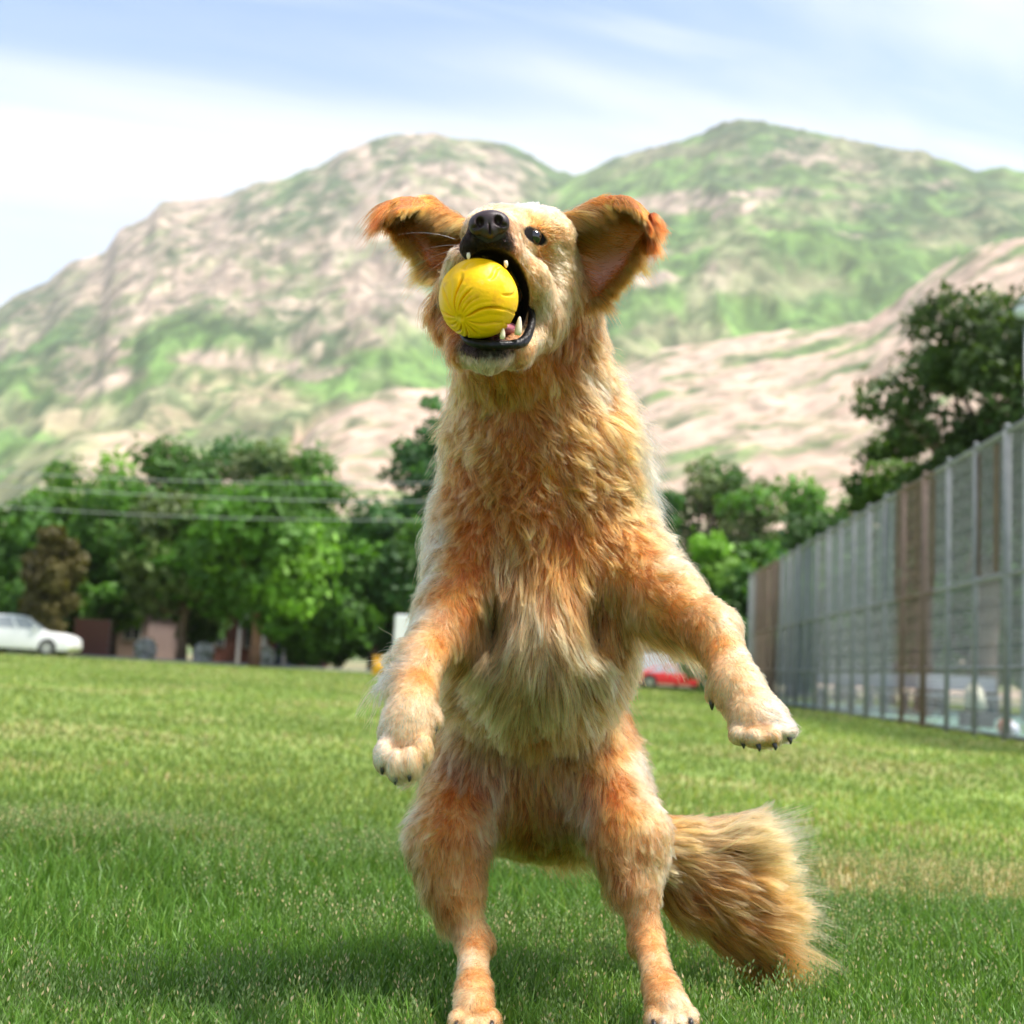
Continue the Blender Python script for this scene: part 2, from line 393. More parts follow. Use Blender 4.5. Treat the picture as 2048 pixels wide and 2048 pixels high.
bm = bmesh.new(); box_bm(bm, -90, 90, 59.9, 60.2, -0.6, 0.12)
tag(bm_obj('kerb', bm, m_conc), kind='structure')

# ------------------------------------------------------------------ trees
def leaf_mat(name):
    def ex(m, n, l, p):
        t = nd(n, 'ShaderNodeBsdfTranslucent'); a = nd(n, 'ShaderNodeAttribute', attribute_name='col')
        g = nd(n, 'ShaderNodeMix', data_type='RGBA', blend_type='MULTIPLY'); g.inputs['Factor'].default_value = 1
        l.new(a.outputs['Color'], g.inputs['A']); g.inputs['B'].default_value = (1.25, 1.35, 0.6, 1)
        l.new(g.outputs['Result'], t.inputs['Color'])
        mx = nd(n, 'ShaderNodeMixShader'); mx.inputs[0].default_value = 0.35
        l.new(p.outputs[0], mx.inputs[1]); l.new(t.outputs[0], mx.inputs[2])
        l.new(mx.outputs[0], n['Material Output'].inputs['Surface'])
    return mat(name, attr='col', rough=0.55, spec=0.3, extra=ex)
M_LEAF = leaf_mat('leaves')
M_BARK = mat('bark', (0.14, 0.095, 0.065), 0.95, noise=(3, 0.35), bump=(12, 0.8, 0.03))
M_BARK2 = mat('reddish_bark', (0.22, 0.11, 0.07), 0.95, noise=(3, 0.35), bump=(12, 0.8, 0.03))

def tree(name, base, height, rx, rz, col, label, group, seed, leaves=7000, size=0.26, clusters=46, low=0.22, bark=None, squash=1.0, lean=(0, 0), spread=0.36, col2=None):
    rg = np.random.default_rng(seed)
    base = np.array(base, float)
    root = empty(name, base, label, 'tree', group)
    top = height; c0 = np.array([lean[0], lean[1], (low + 1) / 2 * height])
    a = rg.normal(size=(clusters, 3)); a /= np.linalg.norm(a, axis=1)[:, None]
    rad = rg.random(clusters) ** 0.38
    hz = (1 - low) / 2 * height
    cc = c0 + a * rad[:, None] * np.array([rx, rx * 0.9, hz]) * 0.86
    # uneven outline
    cc *= 1 + 0.10 * rg.normal(size=(clusters, 1)) * np.array([1, 1, 0.4])
    cr = (0.20 + 0.22 * rg.random(clusters)) * rx * spread / 0.36
    w = cr ** 2; w /= w.sum()
    k = rg.choice(clusters, leaves, p=w)
    d = rg.normal(size=(leaves, 3)); d /= np.linalg.norm(d, axis=1)[:, None]
    q = cc[k] + d * (cr[k] * (0.45 + 0.62 * rg.random(leaves) ** 0.7))[:, None] * np.array([1, 1, 0.72 * squash])
    stray = rg.random(leaves) < 0.12
    q[stray] += rg.normal(size=(stray.sum(), 3)) * rx * 0.10
    q[:, 2] = np.maximum(q[:, 2], 0.15)
    nrm = d * 0.7 + rg.normal(size=(leaves, 3)) * 0.6 + np.array([0, 0, 0.5]); nrm /= np.linalg.norm(nrm, axis=1)[:, None]
    t1 = np.cross(nrm, rg.normal(size=(leaves, 3))); t1 /= np.linalg.norm(t1, axis=1)[:, None]; t2 = np.cross(nrm, t1)
    s = (size * (0.5 + rg.random(leaves)))[:, None]
    V = np.stack([q - t1 * s, q - t2 * s * 0.5, q + t1 * s, q + t2 * s * 0.5], 1).reshape(-1, 3)
    F = np.arange(leaves * 4).reshape(-1, 4)
    tone = (0.62 + 0.75 * rg.random(clusters))[k] * (0.8 + 0.4 * rg.random(leaves))
    c = np.array(col) * tone[:, None]
    if col2 is not None:
        pick = (rg.random(clusters) < 0.35)[k]; c[pick] = np.array(col2) * tone[pick][:, None]
    np_mesh('crown', V, F, M_LEAF, np.repeat(c, 4, 0), root)
    mb = MB(); tr = 0.028 * height
    H1 = (low + 0.28) * height
    trunk = [np.array([lean[0] * t, lean[1] * t, H1 * t]) + rg.normal(size=3) * 0.02 * height * np.array([1, 1, 0]) * t for t in np.linspace(0, 1, 6)]
    mb.add(*tube_np(trunk, tr * np.array([1.35, 1.05, 0.95, 0.88, 0.8, 0.7]), 10))
    for j in rg.choice(clusters, min(14, clusters), replace=False):
        st = trunk[rg.integers(3, 6)]; en = cc[j]; mid = (st + en) / 2 + np.array([0, 0, -0.06 * height]) + rg.normal(size=3) * 0.03 * height
        mb.add(*tube_np([st, mid, en], [tr * 0.5, tr * 0.3, tr * 0.1], 6))
    mb.build('trunk', bark or M_BARK, root)
    return root

def gx(u, d, v=1340): return P(u, v, d)[0]
LT = 'trees along the street beyond the field'
DKG, MDG, YLG, OLV, BLG = (0.062, 0.145, 0.024), (0.09, 0.21, 0.027), (0.16, 0.32, 0.035), (0.14, 0.19, 0.065), (0.06, 0.15, 0.04)
def tz(v, u, d): return P(u, v, d)[2]
TREES = [ # name, u, dist, top v, crown half width px, low, colour, label, seed, leaves
 ('broadleaf_tree', 20, 62, 985, 110, .08, DKG, 'dark green tree at the left edge behind the white car', 1, 6500, None),
 ('broadleaf_tree', 115, 70, 905, 110, .15, MDG, 'mid green tree rising behind the reddish bush', 2, 6500, YLG),
 ('broadleaf_tree', 215, 66, 940, 95, .12, MDG, 'leafy tree right of the reddish bush with pale new growth', 3, 6500, YLG),
 ('broadleaf_tree', 300, 78, 868, 90, .25, DKG, 'dark tree poking up behind the power lines', 4, 6000, None),
 ('broadleaf_tree', 410, 84, 858, 105, .25, BLG, 'tallest round-topped tree of the street row', 5, 7000, MDG),
 ('broadleaf_tree', 530, 80, 868, 105, .25, OLV, 'olive green tall tree right of the tallest one', 6, 7000, DKG),
 ('broadleaf_tree', 620, 74, 890, 85, .2, MDG, 'green tree with drooping side behind the porch', 7, 6500, None),
 ('broadleaf_tree', 360, 61, 1000, 120, .3, OLV, 'olive tree hanging over the low brick wall', 8, 7500, MDG),
 ('broadleaf_tree', 508, 57.5, 985, 130, .38, MDG, 'spreading tree with a reddish trunk before the porch', 9, 9000, YLG),
 ('broadleaf_tree', 640, 62, 1050, 105, .06, DKG, 'low dense dark tree right of the porch', 10, 8000, MDG),
 ('broadleaf_tree', 745, 64, 985, 105, .05, MDG, 'bushy green tree by the left foreleg of the dog', 11, 8000, BLG),
 ('slender_tree', 838, 66, 730, 62, .1, BLG, 'tall thin dark tree beside the dog chest', 12, 5000, None),
 ('broadleaf_tree', 920, 66, 960, 120, .08, DKG, 'dark tree mostly hidden behind the dog', 13, 5000, None),
 ('broadleaf_tree', 1290, 70, 930, 60, .2, BLG, 'narrow dark tree just right of the dog shoulder', 14, 5000, None),
 ('broadleaf_tree', 1400, 88, 885, 78, .3, OLV, 'sparse olive tree against the pale hillside', 15, 4200, DKG),
 ('broadleaf_tree', 1500, 82, 925, 80, .2, OLV, 'olive green tree between the sparse tree and the fence corner', 16, 5200, MDG),
 ('broadleaf_tree', 1610, 74, 930, 95, .12, MDG, 'broad green tree above the far end of the fence', 17, 6500, DKG),
 ('broadleaf_tree', 1430, 50, 1065, 78, .04, YLG, 'bright yellow-green tree by the far end of the fence', 18, 7000, MDG),
 ('broadleaf_tree', 1540, 52, 1060, 85, .05, MDG, 'fresh green tree right behind the fence corner', 19, 7000, YLG),
 ('broadleaf_tree', 1700, 60, 960, 100, .1, DKG, 'dark tree seen over the middle of the fence', 20, 6000, MDG),
]
for (nm, u, d, tv, hw, low, col, lab, seed, lv, c2) in TREES:
    h = tz(tv, u, d); tree(nm, (gx(u, d), d, 0), h, 1.18 * hw * d / FPX, 1, col, lab, LT, seed, int(lv * 1.35), 0.25, 54 if nm[0] == 'b' else 60, low * 0.7, spread=0.42 if nm[0] == 'b' else 0.62, col2=c2, bark=M_BARK2 if seed == 9 else None)
tree('reddish_bush', (gx(90, 57), 57, 0), tz(1040, 90, 57), 52 * 57 / FPX, 1, (0.10, 0.085, 0.028), 'rusty brown leaved bush behind the white car', LT, 31, 7000, 0.2, 44, 0.12, spread=0.5)
# undergrowth closing the gaps below the crowns
ORD = ['leftmost', 'second', 'third', 'fourth', 'fifth', 'sixth', 'seventh', 'eighth', 'ninth', 'tenth', 'eleventh', 'twelfth', 'thirteenth', 'fourteenth', 'fifteenth', 'sixteenth', 'seventeenth']
sn = 0
for k in range(17):
    if 3 <= k <= 8: continue
    u = -20 + k * 68 if k < 14 else 1290 + (k - 14) * 85
    d_ = 63.5 + 6 * ((k * 7) % 3) / 3
    tree('shrub', (gx(u, d_), d_ + 4, 0), 2.6 + 0.9 * ((k * 5) % 4) / 3, 1.35, 1, [DKG, MDG, BLG][k % 3], ORD[sn] + ' of the dark shrubs from the left under the street trees', 'shrubs along the street', 200 + k, 1500, 0.22, 16, 0.02, spread=0.5); sn += 1
# trees beyond the court, seen through the fence
for k, (u, d_, tv, hw) in enumerate([(1490, 47, 1130, 60), (1580, 50, 1090, 75), (1680, 47, 1060, 80), (1780, 44, 1030, 85), (1880, 40, 1000, 90), (1985, 37, 960, 95), (2090, 34, 930, 105), (2200, 30, 900, 110)]):
    tree('court_tree', (gx(u, d_), d_, 0), tz(tv, u, d_), 1.25 * hw * d_ / FPX, 1, [DKG, BLG, MDG][k % 3], ORD[k] + ' of the dark trees beyond the court, counted from the far fence corner', 'trees beyond the court', 300 + k, 6000, 0.2, 46, 0.03, spread=0.45)
tree('shrub', (gx(55, 60), 60.3, 0), tz(1100, 55, 60), 1.9, 1, DKG, 'low dark green shrub in front of the rusty bush', None, 260, 4000, 0.2, 26, 0.02, spread=0.5)
tree('shrub', (gx(158, 63), 63.0, 0), tz(1120, 150, 59), 1.3, 1, MDG, 'mid green shrub between the rusty bush and the brick wall', None, 261, 3000, 0.2, 22, 0.02, spread=0.5)
tree('shrub', (gx(383, 66), 66.5, 0), tz(1150, 383, 66), 1.5, 1, DKG, 'dark shrub filling the gap between the two houses', None, 262, 3000, 0.2, 22, 0.02, spread=0.5)
# near tree whose branches reach over the fence on the right
tree('overhanging_tree', (gx(1965, 27), 27, 0), tz(545, 1965, 27), 215 * 27 / FPX, 1, (0.055, 0.10, 0.022), 'dark leafy tree reaching over the fence by the lamp', None, 41, 15000, 0.12, 75, 0.3, spread=0.30, col2=(0.08, 0.13, 0.035))
tree('overhanging_tree', (gx(1850, 31), 31, 0), tz(840, 1850, 31), 160 * 31 / FPX, 1, (0.05, 0.115, 0.018), 'lower branching tree over the fence left of the lamp tree', None, 42, 9000, 0.12, 60, 0.45, spread=0.27, col2=(0.09, 0.17, 0.02))
tree('overhanging_tree', (gx(2190, 30), 30, 0), tz(520, 2190, 30), 190 * 30 / FPX, 1, (0.05, 0.10, 0.02), 'dark tree at the right edge behind the street lamp', None, 43, 7000, 0.105, 50, 0.3)

# ------------------------------------------------------------------ houses
M_BRICKW = mat('red_brick_wall', (0.17, 0.065, 0.05), 0.9, noise=(4, 0.25), bump=(14, 0.5, 0.02))
M_PINKW = mat('pink_stucco', (0.24, 0.175, 0.155), 0.9, noise=(2, 0.12))
M_ROOF = mat('roof_shingle', (0.09, 0.08, 0.075), 0.95, noise=(6, 0.3), bump=(20, 0.6, 0.03))
M_TRIM = mat('white_trim', (0.45, 0.45, 0.44), 0.6)
M_GLASS = mat('window_glass', (0.03, 0.035, 0.04), 0.08, spec=0.8)
M_DOOR = mat('blue_door', (0.03, 0.05, 0.12), 0.5)
def house(x0, x1, y0, y1, h, wallm, label, wins, door=None, roofh=1.6):
    cx = (x0 + x1) / 2
    r = empty('house', (cx, y0, 0), label, 'house', 'houses along the street')
    w = x1 - x0; dp = y1 - y0
    box('wall', -w / 2, w / 2, 0, dp, 0, h, wallm, r)
    bm = bmesh.new()
    e = 0.45
    pts = [(-w/2-e, -e, h), (w/2+e, -e, h), (w/2+e, dp+e, h), (-w/2-e, dp+e, h), (-w/2-e, dp/2, h+roofh), (w/2+e, dp/2, h+roofh)]
    vs = [bm.verts.new(p) for p in pts]
    for f in [(0,1,5,4), (2,3,4,5), (0,4,3), (1,2,5), (3,2,1,0)]: bm.faces.new([vs[i] for i in f])
    bmesh.ops.translate(bm, vec=(0, 0, 0.003), verts=bm.verts)
    rf = bm_obj('roof', bm, M_ROOF, r)
    box('chimney', w*0.2, w*0.2+0.7, dp/2-0.3, dp/2+0.4, h+roofh*0.6, h+roofh+0.8, M_BRICKW, rf)
    for (wx, wz, ww, wh) in wins:
        f = box('window', wx-ww/2, wx+ww/2, -0.06, 0.06, wz, wz+wh, M_TRIM, r)
        for k in (0, 1):
            box('pane', wx-ww/2+0.07+k*(ww/2-0.03), wx-0.03+k*(ww/2-0.04), -0.075, -0.064, wz+0.07, wz+wh-0.07, M_GLASS, f)
    if door:
        d_ = box('door', door-0.5, door+0.5, -0.07, 0.05, 0.0, 2.1, M_DOOR, r)
        box('handle', door+0.36, door+0.42, -0.12, -0.074, 1.0, 1.06, M_TRIM, d_)
    return r
house(gx(150, 72), gx(290, 72), 72, 80, 3.0, M_PINKW, 'low house with pinkish walls behind the tree row', [(-1.2, 1.0, 1.4, 1.3), (1.1, 1.0, 1.0, 1.2)])
hp = house(gx(385, 71), gx(615, 71), 71, 79, 2.9, M_BRICKW, 'brick house with a white-posted porch under the trees', [(0.2, 0.9, 1.3, 1.4), (-2.1, 0.9, 1.1, 1.3)], 1.9)
hw_ = (gx(615, 71) - gx(385, 71)) / 2
pr = box('porch_roof', -0.4, hw_ - 0.1, -2.6, -0.5, 2.5, 2.68, M_TRIM, hp)
for k, px_ in enumerate((-0.25, 1.1, 2.3, hw_ - 0.3)):
    box('porch_post', px_ - 0.08, px_ + 0.08, -2.5, -2.34, 0, 2.497, M_TRIM, hp)
bw = empty('brick_wall', (gx(172, 61), 61.5, 0.02), 'dark red brick garden wall right of the white car', 'wall')
m_br = mat('brick', (0.20, 0.075, 0.06), 0.9, noise=(5, 0.25)); m_mo = mat('mortar', (0.24, 0.2, 0.18), 0.95)
box('mortar_core', -0.88, 0.88, -0.09, 0.09, 0, 1.86, m_mo, bw)
bme = bmesh.new(); box_bm(bme, -0.105, 0.105, -0.108, 0.108, 0.0, 0.15); me_b = bpy.data.meshes.new('brick'); bme.to_mesh(me_b); bme.free(); me_b.materials.append(m_br)
for r in range(11):
    for c in range(8):
        xo = -0.79 + c * 0.222 + (0.05 if r % 2 else -0.05)
        b = bpy.data.objects.new('brick', me_b); b.location = (xo, RNG.normal() * 0.003, 0.01 + r * 0.168); b.parent = bw; COL.objects.link(b)
# white flowering bushes in the shade of the trees
M_PETAL = mat('white_petals', attr='col', rough=0.7)
def bush(u, v, d, r, label, seed):
    rg = np.random.default_rng(seed); p = P(u, v, d)
    root = empty('flowering_bush', (p[0], d, 0), label, 'bush', 'white flowering bushes before the houses')
    n = 900; q = rg.normal(size=(n, 3)); q /= np.linalg.norm(q, axis=1)[:, None]; q *= (0.75 + 0.25 * rg.random((n, 1))) * r * np.array([1, 0.8, 1.0])
    q[:, 2] += r * 0.95; q[:, 2] = np.maximum(q[:, 2], 0.03)
    t1 = rg.normal(size=(n, 3)); t1 /= np.linalg.norm(t1, axis=1)[:, None]; t2 = np.cross(t1, rg.normal(size=(n, 3))); t2 /= np.linalg.norm(t2, axis=1)[:, None]
    s = 0.07 * (0.6 + rg.random((n, 1)))
    V = np.stack([q - t1 * s, q - t2 * s, q + t1 * s, q + t2 * s], 1).reshape(-1, 3)
    c = np.where(rg.random((n, 1)) < 0.72, np.array([[0.78, 0.78, 0.80]]), np.array([[0.08, 0.15, 0.04]]))
    np_mesh('foliage', V, np.arange(n * 4).reshape(-1, 4), M_PETAL, np.repeat(c, 4, 0), root)
    V, F = tube_np([(0, 0, 0), (0, 0, r)], [0.04, 0.02], 6); mb = MB(); mb.add(V, F); mb.build('stem', M_BARK, root)
bush(292, 1290, 60.9, 0.55, 'white flowering bush left of the other two, near the brick wall', 1)
bush(408, 1290, 61.0, 0.52, 'white flowering bush midway between brick wall and porch', 2)
bush(530, 1308, 61.1, 0.52, 'white flowering bush beside the reddish tree trunk', 3)

# ------------------------------------------------------------------ vehicles
M_TYRE = mat('tyre_rubber', (0.02, 0.02, 0.02), 0.85); M_RIM = mat('alloy_rim', (0.45, 0.45, 0.46), 0.35, 0.8)
M_CGLASS = mat('car_glass', (0.32, 0.34, 0.38), 0.06, spec=0.9); M_LAMP = mat('headlight_glass', (0.7, 0.72, 0.75), 0.1)
M_BLK = mat('black_trim', (0.03, 0.03, 0.03), 0.6)
def paint(name, c):
    return mat(name, c, 0.3, spec=0.6)
def car(name, label, body_prof, cab_prof, width, wheels, wr, pm, loc, rz, cat='car'):
    """profiles are side outlines (x forward, z up); wheels at x positions"""
    r = empty(name, loc, label, cat, rz=rz)
    def shell(prof, w0, w1, ztop):
        bm = bmesh.new(); n = len(prof)
        rings = []
        for s in (-1, -0.93, 0.93, 1):
            ring = []
            for (x, z) in prof:
                t = np.clip((z - prof_zmin) / max(ztop - prof_zmin, .01), 0, 1)
                wv = (w0 * (1 - t) + w1 * t) / 2
                sh = 0.965 if abs(s) == 1 else 1.0
                xm = sum(p[0] for p in prof) / n; zm = sum(p[1] for p in prof) / n
                ring.append(bm.verts.new((xm + (x - xm) * sh, wv * s, zm + (z - zm) * sh)))
            rings.append(ring)
        for a, b in zip(rings[:-1], rings[1:]):
            for i in range(n): bm.faces.new((a[i], a[(i + 1) % n], b[(i + 1) % n], b[i]))
        bm.faces.new(rings[0]); bm.faces.new(rings[-1][::-1])
        return bm
    prof_zmin = min(p[1] for p in body_prof)
    # lower body with wheel arches cut from the outline
    bp = list(body_prof)
    for wx in sorted(wheels, reverse=True):
        pass
    body = bm_obj('body', shell(body_prof, width, width * 0.94, max(p[1] for p in body_prof)), pm, r, True)
    prof_zmin = min(p[1] for p in cab_prof)
    cab = bm_obj('cabin', shell(cab_prof, width * 0.93, width * 0.74, max(p[1] for p in cab_prof)), pm, r, True)
    for o in (body, cab):
        bv = o.modifiers.new('bevel', 'BEVEL'); bv.width = 0.03; bv.segments = 2; bv.limit_method = 'ANGLE'
    # side windows, slightly proud panes
    zs = [p[1] for p in cab_prof]; z0, z1 = min(zs), max(zs)
    top = [p for p in cab_prof if p[1] > z1 - 0.12]; bot = [p for p in cab_prof if p[1] < z0 + 0.08]
    xb0, xb1 = min(p[0] for p in bot), max(p[0] for p in bot); xt0, xt1 = min(p[0] for p in top), max(p[0] for p in top)
    for s in (-1, 1):
        for k in range(3):
            f0, f1 = k / 3 + 0.02, (k + 1) / 3 - 0.02
            bm = bmesh.new(); pts = []
            for (f, t) in ((f0, 0.12), (f1, 0.12), (f1, 0.86), (f0, 0.86)):
                xb = xb0 + 0.12 + (xb1 - xb0 - 0.24) * f; xt = xt0 + 0.06 + (xt1 - xt0 - 0.12) * f
                tt = t; x = xb * (1 - tt) + xt * tt; z = z0 + (z1 - z0) * tt
                wv = (width * 0.93 * (1 - tt) + width * 0.74 * tt) / 2
                pts.append((x, s * (wv + 0.006), z))
            fc = bm.faces.new([bm.verts.new(p) for p in pts])
            e = bmesh.ops.extrude_face_region(bm, geom=[fc])
            bmesh.ops.translate(bm, vec=(0, -s * 0.02, 0), verts=[v for v in e['geom'] if isinstance(v, bmesh.types.BMVert)])
            bm_obj('window', bm, M_CGLASS, r)
    front = max(cab_prof, key=lambda p: p[0] if p[1] < z0 + 0.08 else -9)
    bm = bmesh.new()
    pts = [(front[0] + 0.012 - 0.10, -width * 0.40, z0 + 0.12), (front[0] + 0.012 - 0.10, width * 0.40, z0 + 0.12), (xt1 + 0.10, width * 0.33, z1 - 0.07), (xt1 + 0.10, -width * 0.33, z1 - 0.07)]
    fc = bm.faces.new([bm.verts.new(p) for p in pts]); e = bmesh.ops.extrude_face_region(bm, geom=[fc])
    bmesh.ops.translate(bm, vec=(0.02, 0, 0.01), verts=[v for v in e['geom'] if isinstance(v, bmesh.types.BMVert)])
    bm_obj('windscreen', bm, M_CGLASS, r)
    xf = max(p[0] for p in body_prof); zb = prof_zmin
    for s in (-1, 1):
        box('headlight', xf - 0.30, xf - 0.03, s * width * 0.36 - 0.16, s * width * 0.36 + 0.16, 0.66, 0.82, M_LAMP, r, 0.03)
        for wx in wheels:
            bm = bmesh.new(); bmesh.ops.create_cone(bm, cap_ends=True, segments=28, radius1=wr * 1.13, radius2=wr * 1.13, depth=0.05)
            bmesh.ops.rotate(bm, matrix=Matrix.Rotation(R_(90), 3, 'X'), verts=bm.verts)
            bm_obj('wheel_arch', bm, M_BLK, r, loc=(wx, s * (width / 2 + 0.002 - 0.02), wr * 1.02))
            w = bmesh.new(); bmesh.ops.create_cone(w, cap_ends=True, segments=28, radius1=wr, radius2=wr, depth=0.2)
            bmesh.ops.rotate(w, matrix=Matrix.Rotation(R_(90), 3, 'X'), verts=w.verts)
            wo = bm_obj('wheel', w, M_TYRE, r, loc=(wx, s * (width / 2 - 0.07), wr))
            q = bmesh.new(); bmesh.ops.create_cone(q, cap_ends=True, segments=20, radius1=wr * 0.62, radius2=wr * 0.5, depth=0.04)
            bmesh.ops.rotate(q, matrix=Matrix.Rotation(R_(90 * s), 3, 'X'), verts=q.verts)
            bm_obj('rim', q, M_RIM, wo, loc=(0, s * 0.11, 0))
    for s in (-1, 1): box('mirror', front[0] - 0.55, front[0] - 0.40, s * width * 0.48 - 0.09, s * width * 0.48 + 0.09, z0 + 0.02, z0 + 0.2, pm, r, 0.02)
    return r
suv_b = [(-2.35, 0.32), (-2.42, 0.62), (-2.36, 1.02), (-2.2, 1.1), (0.75, 1.12), (0.95, 1.14), (1.75, 1.05), (2.2, 0.92), (2.38, 0.72), (2.42, 0.42), (2.3, 0.24), (1.7, 0.24), (-1.9, 0.27)]
suv_c = [(-2.28, 1.09), (-2.15, 1.56), (-1.85, 1.72), (-0.4, 1.78), (0.3, 1.72), (0.55, 1.62), (1.25, 1.10)]
d = 57.0
car('white_suv', 'white sport utility car parked at the left edge of the field', suv_b, suv_c, 1.86, (-1.42, 1.42), 0.36, paint('white_paint', (0.80, 0.80, 0.80)), (P(152, 1300, d)[0] - 2.42, d, 0), 0)
sed_b = [(-2.2, 0.3), (-2.25, 0.5), (-2.15, 0.72), (-1.2, 0.76), (0.8, 0.74), (1.8, 0.66), (2.15, 0.54), (2.25, 0.38), (2.1, 0.22), (-2.0, 0.24)]
sed_c = [(-1.7, 0.73), (-0.9, 1.08), (-0.2, 1.13), (0.2, 1.07), (1.0, 0.73)]
d = 59.2
pr_ = P(1345, 1370, d)
car('red_car', 'low red car parked across the field behind the dog', sed_b, sed_c, 1.75, (-1.35, 1.35), 0.31, paint('red_paint', (0.55, 0.03, 0.035)), (pr_[0] + 0.15, d, -0.02), 0)
# white box trucks seen either side of the dog
def box_truck(u0, u1, v_top, d, label):
    x0, x1 = gx(u0, d), gx(u1, d); h = P(u0, v_top, d)[2]; w = x1 - x0
    r = empty('box_truck', ((x0 + x1) / 2, d, 0), label, 'truck', 'white box trucks parked beyond the field')
    wm = paint('white_box_paint', (0.80, 0.80, 0.80))
    box('cargo_box', -w / 2, w / 2, -0.2, 2.0, 0.45, h, wm, r, 0.06)
    cb = box('cab', w / 2 + 0.003, w / 2 + 1.7, -0.1, 1.9, 0.5, min(h, 2.0), wm, r, 0.12)
    box('window', w / 2 + 0.5, w / 2 + 1.3, -0.115, -0.1, 1.2, 1.75, M_CGLASS, cb)
    box('chassis', -w / 2 + 0.1, w / 2 + 1.6, 0.1, 1.7, 0.3, 0.497, M_BLK, r)
    for wx in (-w / 2 + 0.8, w / 2 + 1.0):
        for sy in (-0.05, 1.85):
            b = bmesh.new(); bmesh.ops.create_cone(b, cap_ends=True, segments=24, radius1=0.38, radius2=0.38, depth=0.25)
            bmesh.ops.rotate(b, matrix=Matrix.Rotation(R_(90), 3, 'X'), verts=b.verts); wo = bm_obj('wheel', b, M_TYRE, r, loc=(wx, sy, 0.38))
            b = bmesh.new(); bmesh.ops.create_cone(b, cap_ends=True, segments=20, radius1=0.2, radius2=0.16, depth=0.27)
            bmesh.ops.rotate(b, matrix=Matrix.Rotation(R_(90), 3, 'X'), verts=b.verts); bm_obj('rim', b, M_RIM, wo)
    return r
box_truck(784, 935, 1228, 52, 'white box truck left of the dog behind its lifted foreleg')
box_truck(1120, 1372, 1296, 62, 'white box truck behind the low red car')
# yellow barrel
p = P(758, 1345, 51)
yb = empty('barrel', (p[0], 51, 0), 'small yellow barrel standing by the white box truck', 'barrel')
bm = bmesh.new(); bmesh.ops.create_cone(bm, cap_ends=True, segments=24, radius1=0.30, radius2=0.27, depth=0.72)
bm_obj('drum', bm, mat('yellow_plastic', (0.85, 0.42, 0.02), 0.5), yb, True, (0, 0, 0.36))
bm = bmesh.new(); bmesh.ops.create_cone(bm, cap_ends=True, segments=24, radius1=0.31, radius2=0.31, depth=0.06)
bm_obj('lid', bm, bpy.data.materials['yellow_plastic'], yb, True, (0, 0, 0.753))

# ------------------------------------------------------------------ power lines
M_WOOD = mat('pole_wood', (0.16, 0.12, 0.09), 0.9, noise=(5, 0.2)); M_WIRE = mat('pale_cable', (0.30, 0.32, 0.31), 0.6)
pz = 54.0
pl, prr = P(-160, 960, pz), P(1010, 990, pz)
for q, lab in ((pl, 'wooden utility pole outside the left edge of the field'), (prr, 'wooden utility pole hidden behind the dog')):
    r = empty('utility_pole', (q[0], pz, 0), lab, 'pole', 'wooden utility poles')
    mb = MB(); mb.add(*tube_np([(0, 0, 0), (0, 0, 10.2)], [0.16, 0.11], 12)); mb.build('post', M_WOOD, r)
    box('crossarm', -0.06, 0.06, -0.9, 0.9, 9.3, 9.42, M_WOOD, r)
for (vl, vr, lab, dy) in ((932, 962, 'highest of the three cables before the trees', 0.5), (958, 1002, 'middle cable of the three before the trees', -0.5), (1000, 1038, 'lowest of the three cables before the trees', 0.0)):
    a, b = P(-160, vl, pz), P(1010, vr, pz)
    pts = [a * (1 - t) + b * t - np.array([0, 0, 0.35 * 4 * t * (1 - t)]) for t in np.linspace(0, 1, 30)]
    mb = MB(); mb.add(*tube_np(pts, 0.022, 6)); o = mb.build('power_line', M_WIRE); tag(o, lab, 'cable', 'cables strung along the street')
    o.location = (0, dy * 0.2, 0)

# ------------------------------------------------------------------ tall chain-link fence
FH = 3.72
fa = P(2110, 1490, 12.6); fdir = np.array([math.sin(math.atan((1175 - 1024) / FPX)), math.cos(math.atan((1175 - 1024) / FPX)), 0.0])
f0 = np.array([P(2048, 1480, 14.0)[0], 14.0, 0.0])
def FP(s, z=0.0): return f0 + fdir * s + np.array([0, 0, z])
S0, S1 = -3.0, 23.2
fr = empty('chain_link_fence', tuple(FP(S0)), 'tall grey chain-link fence with rusty stretches along the court', 'fence')
M_GALV = mat('galvanised_steel', attr='col', rough=0.7, metal=0.0, noise=(6, 0.15))
def galv_col(s):
    """weathered zinc, rusty along some stretches"""
    rust = np.maximum(smooth(s, 3.6, 4.2) * (1 - smooth(s, 5.6, 6.2)), smooth(s, 17.2, 18.5) * (1 - smooth(s, 21.5, 22.5)))
    z = np.array([0.235, 0.245, 0.245]); ru = np.array([0.17, 0.105, 0.07])
    rust = np.asarray(rust)[..., None] * 0.9
    return z * (1 - rust) + ru * rust
off = -FP(S0); fn = np.cross(fdir, [0, 0, 1.0])
k = 0; s = S0
while s <= S1 + 0.01:
    p = FP(s) + off; major = (k % 3 == 0)
    r0 = 0.046 if major else 0.034
    mb = MB(); mb.add(*tube_np([p, p + np.array([0, 0, FH])], r0, 10), c=galv_col(np.array(s)))
    mb.build('post', M_GALV, fr, color=True)
    mb = MB(); mb.add(*tube_np([p + np.array([0, 0, FH]), p + np.array([0, 0, FH + 0.05])], [r0 * 1.25, r0 * 0.4], 10), c=galv_col(np.array(s))); mb.build('post_cap', M_GALV, fr, color=True)
    s += 1.19; k += 1
